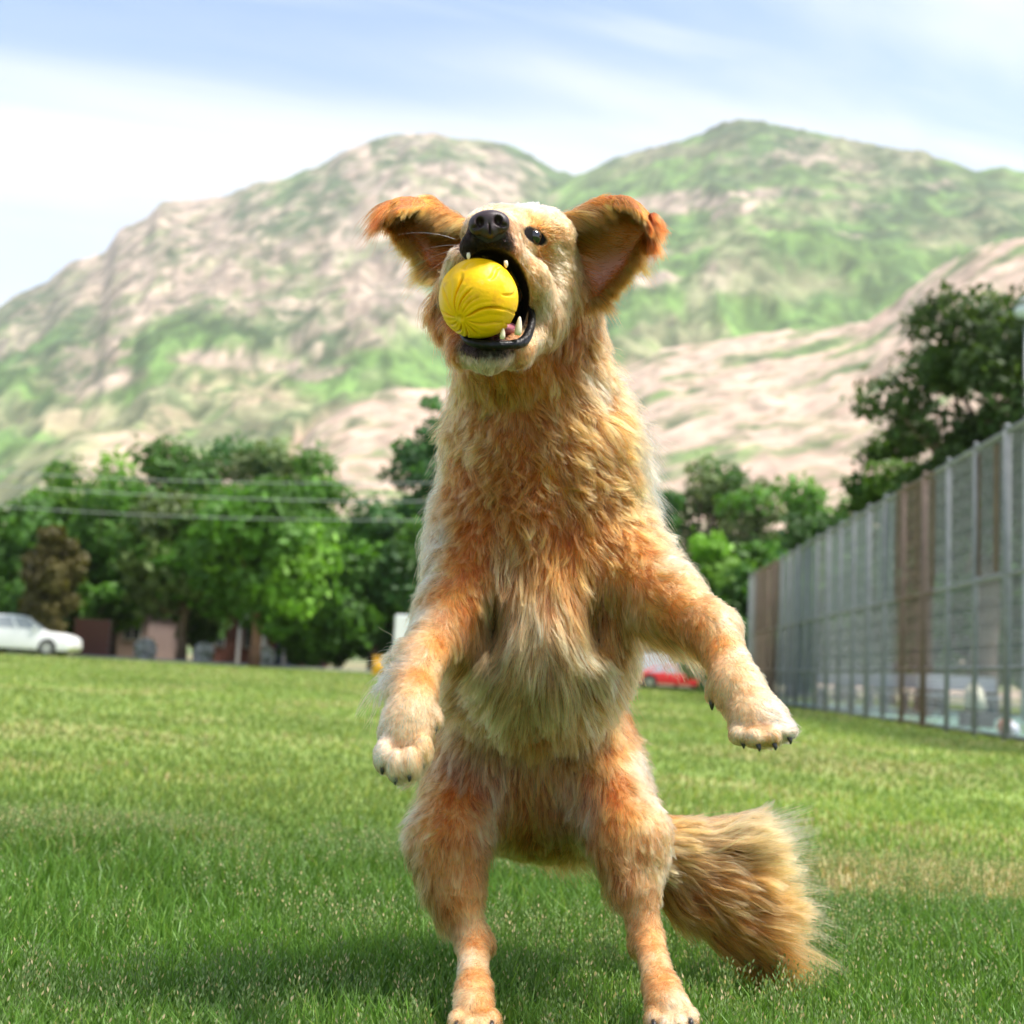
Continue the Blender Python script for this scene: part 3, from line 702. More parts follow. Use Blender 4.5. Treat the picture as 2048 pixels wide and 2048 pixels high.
for z, rad in ((FH - 0.05, 0.036), (1.95, 0.028), (0.85, 0.02), (0.06, 0.02)):
    mb = MB(); n = 24
    for i in range(n):
        a, b = S0 + (S1 - S0) * i / n, S0 + (S1 - S0) * (i + 1) / n
        mb.add(*tube_np([FP(a, z) + off, FP(b, z) + off], rad, 8), c=galv_col(np.array((a + b) / 2)))
    mb.build('rail', M_GALV, fr, color=True)
# privacy slats woven into the upper half of the middle stretch
M_SLAT = mat('grey_slat', (0.22, 0.25, 0.26), 0.6, noise=(3, 0.2)); M_SLATB = mat('brown_slat', (0.13, 0.085, 0.05), 0.8, noise=(3, 0.3))
sb_ = bmesh.new(); box_bm(sb_, -0.004, 0.004, -0.085, 0.085, 2.02, FH - 0.12); me_s = bpy.data.meshes.new('slat'); sb_.to_mesh(me_s); sb_.free(); me_s.materials.append(M_SLAT)
me_t = me_s.copy(); me_t.materials.clear(); me_t.materials.append(M_SLATB)
rs = np.random.default_rng(77)
for s_ in np.arange(-2.6, 22.0, 0.40):
    mid_ = 6.0 < s_ < 17.0
    if not mid_ and not (3.6 < s_ < 6.0 or s_ > 17) and rs.random() < 0.75: continue
    if rs.random() < 0.12: continue
    o = bpy.data.objects.new('slat', me_s if mid_ else me_t); o.parent = fr; COL.objects.link(o)
    o.location = tuple(FP(s_ + rs.normal() * 0.03) + off + fn * 0.020); o.rotation_euler = (0, 0, -math.atan2(fdir[0], fdir[1]))
# woven wires
cell = 0.055; nw = int((S1 - S0) / cell) + 1; nz_ = int((FH - 0.1) / (cell * 0.5))
ss = S0 + np.arange(nw) * cell
zz = 0.05 + np.arange(nz_ + 1) * cell * 0.5
zig = np.where(np.arange(nz_ + 1) % 2 == 0, 0.0, 1.0)
SX = ss[:, None] + (zig[None] - 0.5) * cell * 1.04
fn = np.cross(fdir, [0, 0, 1.0])
pts = (f0 + off)[None, None] + SX[..., None] * fdir + np.stack([0 * SX, 0 * SX, np.broadcast_to(zz, SX.shape)], -1) + (0.034 + 0.003 * (zig[None] - 0.5) * 2)[..., None] * fn
hz_n = 52; hs = np.linspace(S0, S1, 60); HP = (f0 + off)[None, None] + hs[None, :, None] * fdir + np.zeros((hz_n, 1, 1)) + (0.044 * fn)[None, None]
HP = HP + np.array([0, 0, 1.0]) * (0.08 + np.arange(hz_n) * 0.07 + 0)[:, None, None] + np.array([0, 0, 1.0]) * (0.004 * np.sin(hs * 2.6))[None, :, None]
oh = hair_obj('line_wire', HP, np.full(HP.shape[:2], 0.0022), galv_col(np.broadcast_to(hs, HP.shape[:2])) * 1.15, M_GALV, fr); oh['kind'] = 'stuff'
o = hair_obj('wire_mesh', pts, np.full(SX.shape, 0.0031), galv_col(SX), M_GALV, fr); o['kind'] = 'stuff'
# far side fence of the court, across from the near one
fo = empty('chain_link_fence', tuple(FP(2.0) - fn * -9.0), 'second grey chain-link fence across the court', 'fence')
FO = lambda s, z=0.0: np.array([0, 0, z]) + fdir * s
for j in range(13):
    mb = MB(); p = FO(j * 2.4); mb.add(*tube_np([p, p + np.array([0, 0, 3.4])], 0.045, 8), c=(0.34, 0.37, 0.38)); mb.build('post', M_GALV, fo, color=True)
for z in (3.4, 1.8, 0.9):
    mb = MB(); mb.add(*tube_np([FO(0, z), FO(28.8, z)], 0.03, 8), c=(0.3, 0.33, 0.34)); mb.build('rail', M_GALV, fo, color=True)
# court inside
m_court = mat('court_surface', (0.16, 0.30, 0.25), 0.85, noise=(1.5, 0.15))
bm = bmesh.new(); q = [FP(-10) + fn * 0.15, FP(23) + fn * 0.15, FP(23) + fn * 8.6, FP(-10) + fn * 8.6]
bm.faces.new([bm.verts.new(tuple(p + np.array([0, 0, 0.03]))) for p in q]); tag(bm_obj('court', bm, m_court), kind='structure')

# ------------------------------------------------------------------ the dog: body as one implicit surface
BMIN = np.array([-0.27, 1.42, -0.03]); BMAX = np.array([0.43, 2.24, 1.25]); VOX = 0.0036
GN = np.ceil((BMAX - BMIN) / VOX).astype(int) + 1
SDF = np.full(tuple(GN), 0.08, np.float32)
AX = [BMIN[i] + np.arange(GN[i]) * VOX for i in range(3)]
def _sub(lo, hi):
    a = np.clip(((lo - BMIN) / VOX).astype(int), 0, GN - 1); b = np.clip(((hi - BMIN) / VOX).astype(int) + 2, 1, GN)
    sl = tuple(slice(a[i], b[i]) for i in range(3))
    return sl, [AX[0][sl[0]][:, None, None].astype(np.float32), AX[1][sl[1]][None, :, None].astype(np.float32), AX[2][sl[2]][None, None, :].astype(np.float32)]
def _smin(a, b, k):
    h = np.clip(0.5 + 0.5 * (b - a) / k, 0, 1)
    return b * (1 - h) + a * h - k * h * (1 - h)
def capsule(a, b, ra, rb, k=0.03):
    """a,b = (u, v, depth), radii in cm"""
    A, B = P(*a), P(*b); ra, rb = ra / 100, rb / 100
    m = max(ra, rb) + k + 0.05
    sl, (x, y, z) = _sub(np.minimum(A, B) - m, np.maximum(A, B) + m)
    d = B - A; L = d @ d
    t = np.clip(((x - A[0]) * d[0] + (y - A[1]) * d[1] + (z - A[2]) * d[2]) / L, 0, 1)
    q = np.sqrt((x - A[0] - t * d[0]) ** 2 + (y - A[1] - t * d[1]) ** 2 + (z - A[2] - t * d[2]) ** 2) - (ra + (rb - ra) * t)
    SDF[sl] = _smin(SDF[sl], q.astype(np.float32), k)
def ell_q(c, r, x, y, z, rot=0.0):
    C0 = P(*c); r = np.array(r) / 100
    X, Y, Z = x - C0[0], y - C0[1], z - C0[2]
    if rot:
        cr, sr = math.cos(R_(rot)), math.sin(R_(rot)); X, Z = X * cr + Z * sr, -X * sr + Z * cr
    k0 = np.sqrt((X / r[0]) ** 2 + (Y / r[1]) ** 2 + (Z / r[2]) ** 2)
    k1 = np.sqrt((X / r[0] ** 2) ** 2 + (Y / r[1] ** 2) ** 2 + (Z / r[2] ** 2) ** 2) + 1e-6
    return k0 * (k0 - 1) / k1
def ellipsoid(c, r, k=0.03, rot=0.0, cut=False):
    C0 = P(*c); m = max(r) / 100 + k + 0.05
    sl, (x, y, z) = _sub(C0 - m, C0 + m)
    q = ell_q(c, r, x, y, z, rot).astype(np.float32)
    SDF[sl] = -_smin(-SDF[sl], q, k) if cut else _smin(SDF[sl], q, k)

# trunk
capsule((1058, 640, 1.765), (1080, 900, 1.86), 9.6, 11.8, .05)
capsule((1085, 930, 1.86), (1075, 1250, 1.87), 13.0, 11.5, .06)
ellipsoid((1078, 1305, 1.835), (11.5, 11.0, 10.5), .09)
ellipsoid((1085, 1080, 1.90), (15.0, 13.5, 14), .05)
capsule((1075, 1280, 1.97), (1068, 1560, 2.02), 11.5, 10.8, .06)
ellipsoid((1072, 1580, 2.03), (12.5, 12, 8.3), .05)
ellipsoid((1060, 1530, 1.95), (8.5, 7.5, 9), .05)
# thighs and hind legs
capsule((962, 1510, 1.96), (898, 1690, 1.84), 7.6, 4.9, .05)
capsule((895, 1688, 1.84), (915, 1775, 1.82), 4.7, 3.2, .03)
capsule((915, 1775, 1.82), (944, 1885, 1.81), 3.0, 1.9, .02)
capsule((947, 1885, 1.81), (948, 1985, 1.70), 2.0, 1.95, .015)
ellipsoid((962, 1893, 1.82), (1.9, 1.9, 1.9), .015)
capsule((948, 1982, 1.70), (948, 2026, 1.65), 2.1, 2.6, .015)
capsule((1160, 1490, 1.97), (1258, 1680, 1.85), 7.6, 5.3, .05)
capsule((1265, 1685, 1.85), (1272, 1765, 1.83), 5.0, 3.2, .03)
capsule((1268, 1765, 1.83), (1294, 1880, 1.81), 3.0, 1.9, .02)
capsule((1296, 1880, 1.81), (1322, 1978, 1.70), 2.0, 2.0, .015)
ellipsoid((1284, 1890, 1.82), (1.8, 1.9, 1.9), .015)
capsule((1322, 1978, 1.70), (1338, 2022, 1.65), 2.2, 2.9, .015)
HTOES = [(914, 2045, 1.625), (936, 2056, 1.61), (961, 2056, 1.61), (983, 2044, 1.625), (1306, 2042, 1.625), (1330, 2053, 1.61), (1356, 2051, 1.61), (1379, 2038, 1.625)]
for t in HTOES: ellipsoid(t, (1.15, 1.8, 1.4), .005)
# forelegs
capsule((965, 1110, 1.83), (905, 1225, 1.76), 7.4, 4.4, .045)
capsule((905, 1225, 1.76), (842, 1320, 1.66), 4.0, 2.6, .025)
capsule((842, 1320, 1.66), (822, 1420, 1.59), 2.7, 2.9, .02)
ellipsoid((810, 1470, 1.575), (3.3, 2.6, 3.6), .02)
LTOES = [(766, 1512, 1.55), (792, 1532, 1.535), (820, 1526, 1.535), (846, 1503, 1.55)]
for t in LTOES: ellipsoid(t, (1.15, 1.4, 2.0), .006)
ellipsoid((873, 1440, 1.60), (0.7, 0.7, 1.4), .006)
capsule((1220, 1120, 1.84), (1330, 1195, 1.76), 7.0, 4.5, .045)
capsule((1330, 1195, 1.76), (1432, 1262, 1.67), 4.2, 2.9, .025)
capsule((1432, 1262, 1.67), (1474, 1375, 1.59), 2.8, 2.6, .02)
capsule((1474, 1375, 1.59), (1518, 1440, 1.55), 2.9, 2.8, .02)
ellipsoid((1522, 1445, 1.545), (3.4, 2.8, 2.6), .02)
RTOES = [(1478, 1470, 1.53), (1509, 1475, 1.51), (1541, 1473, 1.51), (1571, 1461, 1.53)]
for t in RTOES: ellipsoid(t, (1.2, 1.8, 1.15), .006, rot=0)
ellipsoid((1420, 1385, 1.61), (0.6, 0.7, 1.3), .006)
ellipsoid((985, 1262, 1.72), (1.9, 6.0, 4.5), .03, cut=True)
ellipsoid((1196, 1262, 1.73), (1.9, 6.0, 4.5), .03, cut=True)
# tail
capsule((1215, 1655, 2.07), (1330, 1712, 2.10), 3.4, 3.0, .03)
capsule((1330, 1700, 2.10), (1445, 1815, 2.10), 3.4, 1.6, .02)
# head
ellipsoid((1036, 512, 1.71), (7.5, 8.5, 6.3), .03)
ellipsoid((1082, 478, 1.655), (4.3, 4.0, 3.9), .03)
ellipsoid((985, 470, 1.635), (4.0, 4.0, 3.6), .03)
ellipsoid((1100, 585, 1.69), (4.0, 5.0, 5.2), .03)
ellipsoid((935, 590, 1.70), (3.4, 5.0, 5.2), .03)
capsule((1012, 487, 1.63), (979, 464, 1.515), 3.9, 2.55, .03)
ellipsoid((948, 496, 1.535), (1.75, 2.2, 1.6), .014)
ellipsoid((1006, 500, 1.535), (1.85, 2.2, 1.7), .014)
capsule((1012, 512, 1.55), (1058, 560, 1.60), 1.9, 2.2, .02)
capsule((1058, 560, 1.60), (1088, 630, 1.655), 2.2, 2.4, .02)
capsule((920, 520, 1.58), (900, 600, 1.65), 1.6, 1.9, .02)
capsule((1080, 655, 1.665), (1030, 700, 1.60), 2.6, 1.9, .02)
capsule((1030, 700, 1.60), (978, 712, 1.565), 1.9, 1.8, .02)
capsule((905, 640, 1.665), (940, 700, 1.59), 2.2, 1.7, .02)
capsule((940, 700, 1.59), (978, 712, 1.565), 1.7, 1.8, .02)
ellipsoid((1010, 730, 1.74), (6.0, 8.0, 5.0), .03)
MC, MR = (984, 597, 1.585), (4.75, 12.5, 5.0)
ellipsoid(MC, MR, .008, cut=True)
EYE = P(1069, 473, 1.6)

# surface nets
def surface_nets(D):
    s = D < 0
    nx, ny, nz = D.shape
    c = np.zeros((nx - 1, ny - 1, nz - 1), np.uint8)
    for i in (0, 1):
        for j in (0, 1):
            for k in (0, 1):
                c += s[i:nx - 1 + i, j:ny - 1 + j, k:nz - 1 + k]
    act = (c > 0) & (c < 8)
    I = np.argwhere(act)
    idx = -np.ones(c.shape, np.int32); idx[act] = np.arange(len(I))
    acc = np.zeros((len(I), 3)); cnt = np.zeros(len(I))
    cor = [(i, j, k) for i in (0, 1) for j in (0, 1) for k in (0, 1)]
    val = {q: D[I[:, 0] + q[0], I[:, 1] + q[1], I[:, 2] + q[2]] for q in cor}
    for a in cor:
        for ax in range(3):
            if a[ax] == 0:
                b = tuple(1 if t == ax else a[t] for t in range(3))
                va, vb = val[a], val[b]; m = (va < 0) != (vb < 0)
                t = va[m] / (va[m] - vb[m])
                p = np.tile(np.array(a, float), (m.sum(), 1)); p[:, ax] = t
                acc[m] += p; cnt[m] += 1
    V = BMIN + (I + acc / cnt[:, None]) * VOX
    F = []
    for ax in range(3):
        sa = [slice(None)] * 3; sb = [slice(None)] * 3; sa[ax] = slice(0, -1); sb[ax] = slice(1, None)
        e = s[tuple(sa)] != s[tuple(sb)]
        o1, o2 = (ax + 1) % 3, (ax + 2) % 3
        E = np.argwhere(e); E = E[(E[:, o1] > 0) & (E[:, o2] > 0) & (E[:, o1] < D.shape[o1] - 1) & (E[:, o2] < D.shape[o2] - 1)]
        ins = s[E[:, 0], E[:, 1], E[:, 2]]
        def g(d1, d2):
            q = E.copy(); q[:, o1] -= d1; q[:, o2] -= d2
            return idx[q[:, 0], q[:, 1], q[:, 2]]
        quad = np.stack([g(1, 1), g(0, 1), g(0, 0), g(1, 0)], 1)
        quad[~ins] = quad[~ins][:, ::-1]
        F.append(quad)
    return V, np.concatenate(F)
BV, BF = surface_nets(SDF)
# coarse field of distance and gradient for combing the coat
DS = 2; SD = SDF[::DS, ::DS, ::DS].astype(np.float32); CV = VOX * DS
GRD = np.stack(np.gradient(SD, CV), -1).astype(np.float32)
FLD = np.concatenate([SD[..., None], GRD], -1)
def tri(field, p, org, vox):
    q = (p - org) / vox; q = np.clip(q, 0, np.array(field.shape[:3]) - 1.001)
    i = q.astype(int); f = (q - i)[..., None].astype(np.float32)
    def G(a, b, c): return field[i[:, 0] + a, i[:, 1] + b, i[:, 2] + c]
    fx, fy, fz = f[:, 0], f[:, 1], f[:, 2]
    return (((G(0, 0, 0) * (1 - fx) + G(1, 0, 0) * fx) * (1 - fy) + (G(0, 1, 0) * (1 - fx) + G(1, 1, 0) * fx) * fy) * (1 - fz)
            + ((G(0, 0, 1) * (1 - fx) + G(1, 0, 1) * fx) * (1 - fy) + (G(0, 1, 1) * (1 - fx) + G(1, 1, 1) * fx) * fy) * fz)
def march(u, v, d0=1.42, d1=2.24):
    """first hit of the ray through (u,v) with the body"""
    o = P(u, v, 1.0) - CAMP; 
    t = np.arange(d0, d1, 0.004); pts = CAMP + o[None] * t[:, None]
    val = tri(SD[..., None], pts, BMIN, CV)[:, 0]
    h = np.argmax(val < 0.0) if (val < 0).any() else np.argmin(val)
    return pts[h]

# coat guides: u, v, flow in the picture (du, dv), length cm, colour, rise of the coat cm, wave, clumping
RU, GO, TN, CR, PL, WH = (.68, .31, .10), (.79, .43, .17), (.79, .48, .24), (.91, .65, .41), (.96, .76, .55), (.98, .88, .76)
BK, DG, OL, CT, PG, BR = (.05, .045, .045), (.16, .14, .13), (.76, .40, .18), (.90, .58, .34), (.83, .57, .40), (.74, .37, .14)
GT, AP, TR = (.82, .40, .14), (.97, .70, .44), (.70, .30, .09)
FC, RD = (.95, .755, .54), (.54, .23, .075)
GUIDES = [
 # face
 (978, 495, 0, 1, .5, BK, .1), (945, 497, -.7, .7, .5, BK, .1), (1003, 497, .5, .8, .5, BK, .1), (985, 478, 0, 1, .5, BK, .1), (1003, 483, .5, .8, .5, BK, .1), (955, 478, -.3, 1, .5, BK, .1), (937, 482, -.8, .5, .5, BK, .1), (1018, 495, .6, .8, .5, DG, .12), (1034, 508, .8, .7, .7, TN, .2), (930, 500, -.8, .6, .6, BK, .15), (1015, 512, .6, .8, .6, DG, .15),
 (1032, 455, 1, -.2, .9, CR, .2), (1008, 424, .7, -.7, .8, PL, .2), (960, 420, -.3, -1, .8, PL, .2), (924, 470, -.9, .1, .9, PL, .25), (910, 505, -.7, .7, 1.1, PL, .3), (897, 560, -.3, 1, 1.4, PL, .4), (1028, 472, 1, .2, .7, CR, .15),
 (1040, 500, .8, .6, .9, FC, .2), (1045, 540, .6, 1, 1.1, TN, .25), (1066, 575, .5, 1, 1.3, CR, .3), (1082, 620, .3, 1, 1.3, FC, .3), (1075, 665, -.1, 1, 1.1, FC, .25),
 (1062, 440, .7, -.7, .8, GO, .2), (1040, 432, .4, -.9, .8, CR, .2), (1100, 468, 1, -.1, .8, GO, .2), (1078, 503, .9, .5, .9, GO, .2), (1050, 492, .8, .5, .8, CR, .2), (1115, 500, .9, .4, 1.2, FC, .3),
 (1095, 435, .9, -.5, 1.2, PL, .3), (1125, 440, 1, 0, 1.4, CR, .4), (1062, 418, .4, -.9, 1.1, WH, .3), (1140, 470, 1, .2, 1.5, CR, .4),
 (1110, 545, .7, .8, 1.8, FC, .5), (1135, 560, .6, .8, 2.2, CR, .6), (1100, 590, .4, 1, 1.8, FC, .5), (1130, 610, .4, 1, 2.4, CT, .7), (1110, 650, .2, 1, 2.2, TN, .6), (1152, 640, .3, 1, 3.2, RD, .9), (1165, 600, .6, .8, 3, RU, .9), (1128, 692, .1, 1, 3.2, RD, 1.0), (1085, 712, 0, 1, 2.4, RU, .7), (1045, 735, 0, 1, 2.4, RU, .7),
 (880, 560, -.4, 1, 2.2, TN, .6), (868, 600, -.9, .5, 4.2, RU, 1.3), (870, 650, -.5, .9, 3.8, RD, 1.1), (885, 700, -.2, 1, 3.6, RU, 1.1), (905, 660, 0, 1, 2.5, RU, .7),
 # lower jaw and throat
 (975, 696, 0, 1, .5, BK, .1), (945, 694, -.2, 1, .5, BK, .1), (1008, 694, .2, 1, .5, BK, .1), (960, 706, 0, 1, .6, BK, .15), (995, 706, 0, 1, .6, BK, .15), (975, 714, 0, 1, .7, BK, .2), (950, 716, 0, 1, .8, DG, .2), (1000, 716, 0, 1, .8, DG, .2), (975, 730, 0, 1, 1.4, WH, .3), (955, 729, -.1, 1, 1.2, PL, .3), (1000, 729, .1, 1, 1.2, PL, .3), (1012, 716, .3, .9, 1, CR, .2), (1045, 694, .5, .8, 1.1, CT, .25), (938, 714, -.2, 1, .9, PL, .2),
 (980, 775, 0, 1, 4, OL, 1.2), (1045, 765, .1, 1, 4, GO, 1.2), (910, 765, -.2, 1, 4, GO, 1.2), (1110, 760, .4, .9, 4, GO, 1.3), (1175, 745, .5, .8, 4, CR, 1.4), (1185, 690, .5, 1, 3.6, TN, 1.3), (865, 740, -.3, 1, 4, TN, 1.3),
 # ruff and chest
 (900, 850, -.7, .7, 4.5, GO, 1.6, .5), (990, 850, -.4, .9, 4.5, OL, 1.5, .6), (1070, 850, .3, 1, 4.5, OL, 1.5, .6), (1140, 850, .5, .9, 5, GO, 1.6, .5), (1215, 850, .8, .6, 6, GO, 1.9, .4), (1260, 880, 1, .7, 6, PL, 1.8, .3), (875, 900, -.8, .8, 5, PL, 1.6, .2),
 (925, 950, -.5, .8, 4.5, RU, 1.5, .7), (985, 940, .2, .9, 4.5, GO, 1.5, .9), (1040, 960, -.1, 1, 4.5, RU, 1.5, .9), (1130, 940, .6, .7, 5, GO, 1.6, .6), (1220, 950, .9, .4, 6, GO, 1.9, .4), (1290, 960, 1, .6, 6, PL, 1.8, .2), (880, 985, -.6, .8, 5, PL, 1.5),
 (950, 1040, -.3, 1, 3.4, RU, 1.1, .3), (1040, 1040, 0, 1, 5, GO, 1.4, .5), (1125, 1045, .2, 1, 3.2, RU, 1.0, .2), (1220, 1040, .8, .5, 4.5, GO, 1.5, .3), (1310, 1050, .8, .7, 4.5, PL, 1.9), (890, 1070, -.5, .9, 3.5, PL, 1.3), (1150, 1000, .5, .7, 4.5, GO, 1.4, .4),
 # left foreleg in the picture
 (925, 1120, -.3, 1, 2.6, RU, .8), (868, 1150, -.5, .9, 3.2, PL, 1.0), (965, 1130, 0, 1, 3, RU, .8), (900, 1190, -.3, 1, 1.8, GO, .5), (935, 1210, .1, 1, 2.6, RU, .7), (855, 1225, -.4, .9, 2.2, PL, .6), (950, 1260, .3, 1, 4.2, TN, .9), (915, 1285, .2, 1, 4.0, TN, .8), (875, 1290, -.3, 1, 1.4, GO, .4), (840, 1270, -.5, .9, 1.5, CR, .4), (815, 1310, -.5, .9, 1.5, PL, .4), (798, 1338, -1, .12, 6, WH, 2.6), (803, 1300, -.9, -.2, 4, PL, 1.6),
 (845, 1350, -.2, 1, 1.1, GO, .3), (875, 1345, .1, 1, 1.4, CR, .35), (820, 1380, -.2, 1, 1, CR, .3), (790, 1400, -.3, 1, 1, PL, .3), (855, 1420, 0, 1, 1.2, PL, .3), (810, 1450, -.1, 1, .9, PL, .25), (770, 1470, -.2, 1, .9, WH, .25), (845, 1480, .1, 1, .9, CR, .25), (800, 1500, 0, 1, 1.4, CR, .35), (770, 1525, -.3, 1, 1.8, WH, .22), (795, 1535, 0, 1, 1.3, PL, .2), (822, 1528, .1, 1, 1.3, PL, .2), (846, 1508, .2, 1, 1.3, CR, .2),
 # right foreleg
 (1250, 1110, .4, .9, 3, GO, 1.0), (1330, 1130, .8, .6, 2.6, PL, .8), (1300, 1165, .6, .7, 2.4, GO, .7), (1370, 1175, .8, .5, 1.8, CR, .5), (1345, 1210, .7, .6, 1.8, GO, .5), (1240, 1190, .2, 1, 4, TN, 1), (1285, 1255, .3, 1, 6, TN, 1.6), (1335, 1272, .3, 1, 6.5, CT, 1.8), (1380, 1292, .2, 1, 6, TN, 1.5), (1405, 1215, .8, .5, 1.3, CR, .4), (1400, 1250, .5, .8, 1.6, GO, .4), (1450, 1245, .7, .7, 1.1, PL, .3), (1435, 1290, .2, 1, 1.1, GO, .3),
 (1480, 1310, .4, .9, 1.0, PL, .3), (1445, 1340, .2, 1, 1.2, CR, .3), (1480, 1380, .3, .9, 1, CR, .3), (1455, 1400, .2, 1, 1.5, CR, .3), (1520, 1390, .6, .8, 1, PL, .25), (1500, 1430, .3, 1, 1, CR, .25), (1550, 1430, .8, .5, 1.4, WH, .25), (1480, 1465, .1, 1, 1.3, PL, .2), (1578, 1457, 1, .3, 2.2, WH, .3), (1535, 1470, .3, .9, 1.3, CR, .2), (1507, 1472, .2, 1, 1.3, PL, .2),
 # silky apron between the forelegs
 (1020, 1110, -.2, 1, 5.5, CT, 1.1), (1080, 1120, .05, 1, 5.5, GO, 1.1), (1150, 1120, .1, 1, 5, GO, 1.0), (990, 1180, -.2, 1, 6, CT, 1.1), (1070, 1190, 0, 1, 7, AP, 1.1), (1160, 1200, .1, 1, 6, TN, 1.1), (1210, 1260, .2, 1, 5, TN, 1.1), (1050, 1260, -.1, 1, 8, AP, 1.7), (980, 1270, -.5, .9, 8, AP, 1.2), (1130, 1270, .3, 1, 8, AP, 1.7), (1010, 1330, -.6, .8, 8, AP, 1.7), (1090, 1340, .05, 1, 8, AP, 1.9), (1170, 1340, .6, .8, 7.5, AP, 1.7), (930, 1330, -.8, .6, 7, TN, 1.2),
 (940, 1390, -.8, .5, 7, TN, 1.3), (1020, 1410, -.4, .9, 7, AP, 1.9), (1100, 1410, .1, 1, 6.5, AP, 1.9), (1190, 1400, .7, .7, 6, TN, 1.3), (1240, 1360, .5, .8, 5, TN, 1.1), (1245, 1290, .3, 1, 4.5, TN, 1.0), (1060, 1450, 0, 1, 7, OL, 1.6), (1150, 1450, .3, .9, 7, OL, 1.6), (960, 1440, -.4, .8, 6.5, OL, 1.5),
 # belly
 (880, 1490, -.1, 1, 3, GO, .9), (930, 1510, .05, 1, 5, PG, 1.0), (985, 1540, .05, 1, 5.5, PG, 1.0), (1040, 1540, 0, 1, 5, TN, .9), (1090, 1530, 0, 1, 5, OL, .9), (1130, 1550, .05, 1, 5.5, PG, 1.0), (1040, 1640, 0, 1, 5, GO, 1.0), (1000, 1690, -.1, 1, 3.5, BR, .8), (1090, 1690, .1, 1, 3.5, BR, .8), (1130, 1640, .1, 1, 4, PG, .9), (1060, 1715, .1, 1, 3.5, BR, .8), (1170, 1500, .1, 1, 4, GO, 1.0),
 # hind legs
 (845, 1540, -.4, .9, 3, PL, .9), (880, 1570, -.2, 1, 3.2, GO, .9), (915, 1590, -.05, 1, 3, RU, .8), (835, 1620, -.5, .9, 3.4, PL, 1.0), (885, 1650, -.2, 1, 3, GO, .8), (955, 1630, 0, 1, 4.2, CT, .9), (825, 1690, -.2, 1, 3, CR, .9), (875, 1710, -.05, 1, 2.6, TN, .7), (935, 1720, .1, 1, 2.6, TN, .7), (848, 1765, -.05, 1, 5, TN, 1.4), (880, 1810, .05, 1, 5, TN, 1.4), (900, 1790, .1, 1, 1.8, TN, .5), (940, 1800, .1, 1, 1.3, TN, .35), (930, 1850, .05, 1, 1, CR, .3), (960, 1880, .1, 1, 1, TN, .25), (925, 1930, 0, 1, .9, PL, .25), (960, 1950, 0, 1, .9, TN, .25), (930, 2000, -.1, 1, .9, CR, .25), (970, 2010, .1, 1, .9, TN, .25), (945, 2040, 0, 1, .9, CR, .25),
 (1245, 1420, .3, 1, 3.6, RU, 1.0), (1215, 1490, .05, 1, 3.4, RU, .9), (1260, 1520, .4, .9, 3, PL, .9), (1225, 1580, .05, 1, 3, RU, .8), (1285, 1590, .4, 1, 2.4, PL, .7), (1240, 1640, .05, 1, 2.6, GO, .7), (1180, 1600, 0, 1, 4.5, PG, .9), (1310, 1640, .2, 1, 1.8, CR, .5), (1335, 1690, -.1, 1, 1.6, CR, .4), (1280, 1690, .05, 1, 2, CT, .5), (1215, 1690, .2, 1, 3.6, TN, .9), (1238, 1750, -.1, 1, 4.5, TN, 1.2), (1300, 1750, -.2, 1, 1.6, CR, .4), (1280, 1820, .1, 1, 1.1, CR, .3), (1270, 1870, .1, 1, 1, TN, .25), (1315, 1880, .2, 1, 1, TN, .25), (1300, 1930, .2, 1, .9, CR, .25), (1330, 1950, .3, 1, .9, TN, .25), (1310, 2000, .2, 1, .9, TN, .25), (1350, 2010, .4, 1, .9, PL, .25), (1340, 2045, .2, 1, .9, PL, .25),
  # plume of the tail
 (1290, 1665, 1, .02, 13, GT, 1.5, .25, .95), (1330, 1680, 1, -.30, 17, CR, 2.5, .25, .98), (1370, 1685, 1, -.28, 18, CR, 4, .25, .98), (1400, 1715, 1, -.14, 17, GT, 5, .25, .98), (1350, 1695, 1, -.05, 18, GT, 4, .25, .98), (1390, 1745, 1, .08, 18, GT, 4, .25, .98), (1430, 1790, 1, .10, 17, GT, 4, .25, .98), (1340, 1730, .9, .5, 18, GT, 3.5, .25, .98), (1380, 1770, .9, .45, 20, TR, 3.5, .25, .98), (1425, 1810, .85, .55, 16, GT, 3.5, .25, .98), (1300, 1720, .5, .9, 15, TR, 3, .25, .98), (1350, 1765, .6, .9, 17, TR, 3, .25, .98), (1400, 1805, .65, .9, 23, TR, 3, .25, .98), (1440, 1830, .7, .8, 20, TR, 3, .25, .98),
]
gp, gd, gl, gc_, gh, gw, gk = [], [], [], [], [], [], []
for g in GUIDES:
    u, v, du, dv, L, c, hgt = g[:7]; wv = g[7] if len(g) > 7 else 0.12
    ck = g[8] if len(g) > 8 else min(0.95, 0.25 + 0.14 * L)
    p = march(u, v, 1.98 if L >= 10 else 1.42)
    gp.append(p); gc_.append(c); gl.append(L); gh.append(hgt); gw.append(wv); gk.append(ck)
    w = du * _R - dv * _U; gd.append(w / np.linalg.norm(w))
gp, gd, gc_ = np.array(gp), np.array(gd), np.array(gc_)
GA = np.concatenate([gd, gc_, np.array(gl)[:, None], np.array(gh)[:, None], np.array(gw)[:, None], np.array(gk)[:, None]], 1).astype(np.float32)
AV = 0.012; AN = np.ceil((BMAX - BMIN) / AV).astype(int) + 2
ag = np.stack(np.meshgrid(*[BMIN[i] + np.arange(AN[i]) * AV for i in range(3)], indexing='ij'), -1).reshape(-1, 3).astype(np.float32)
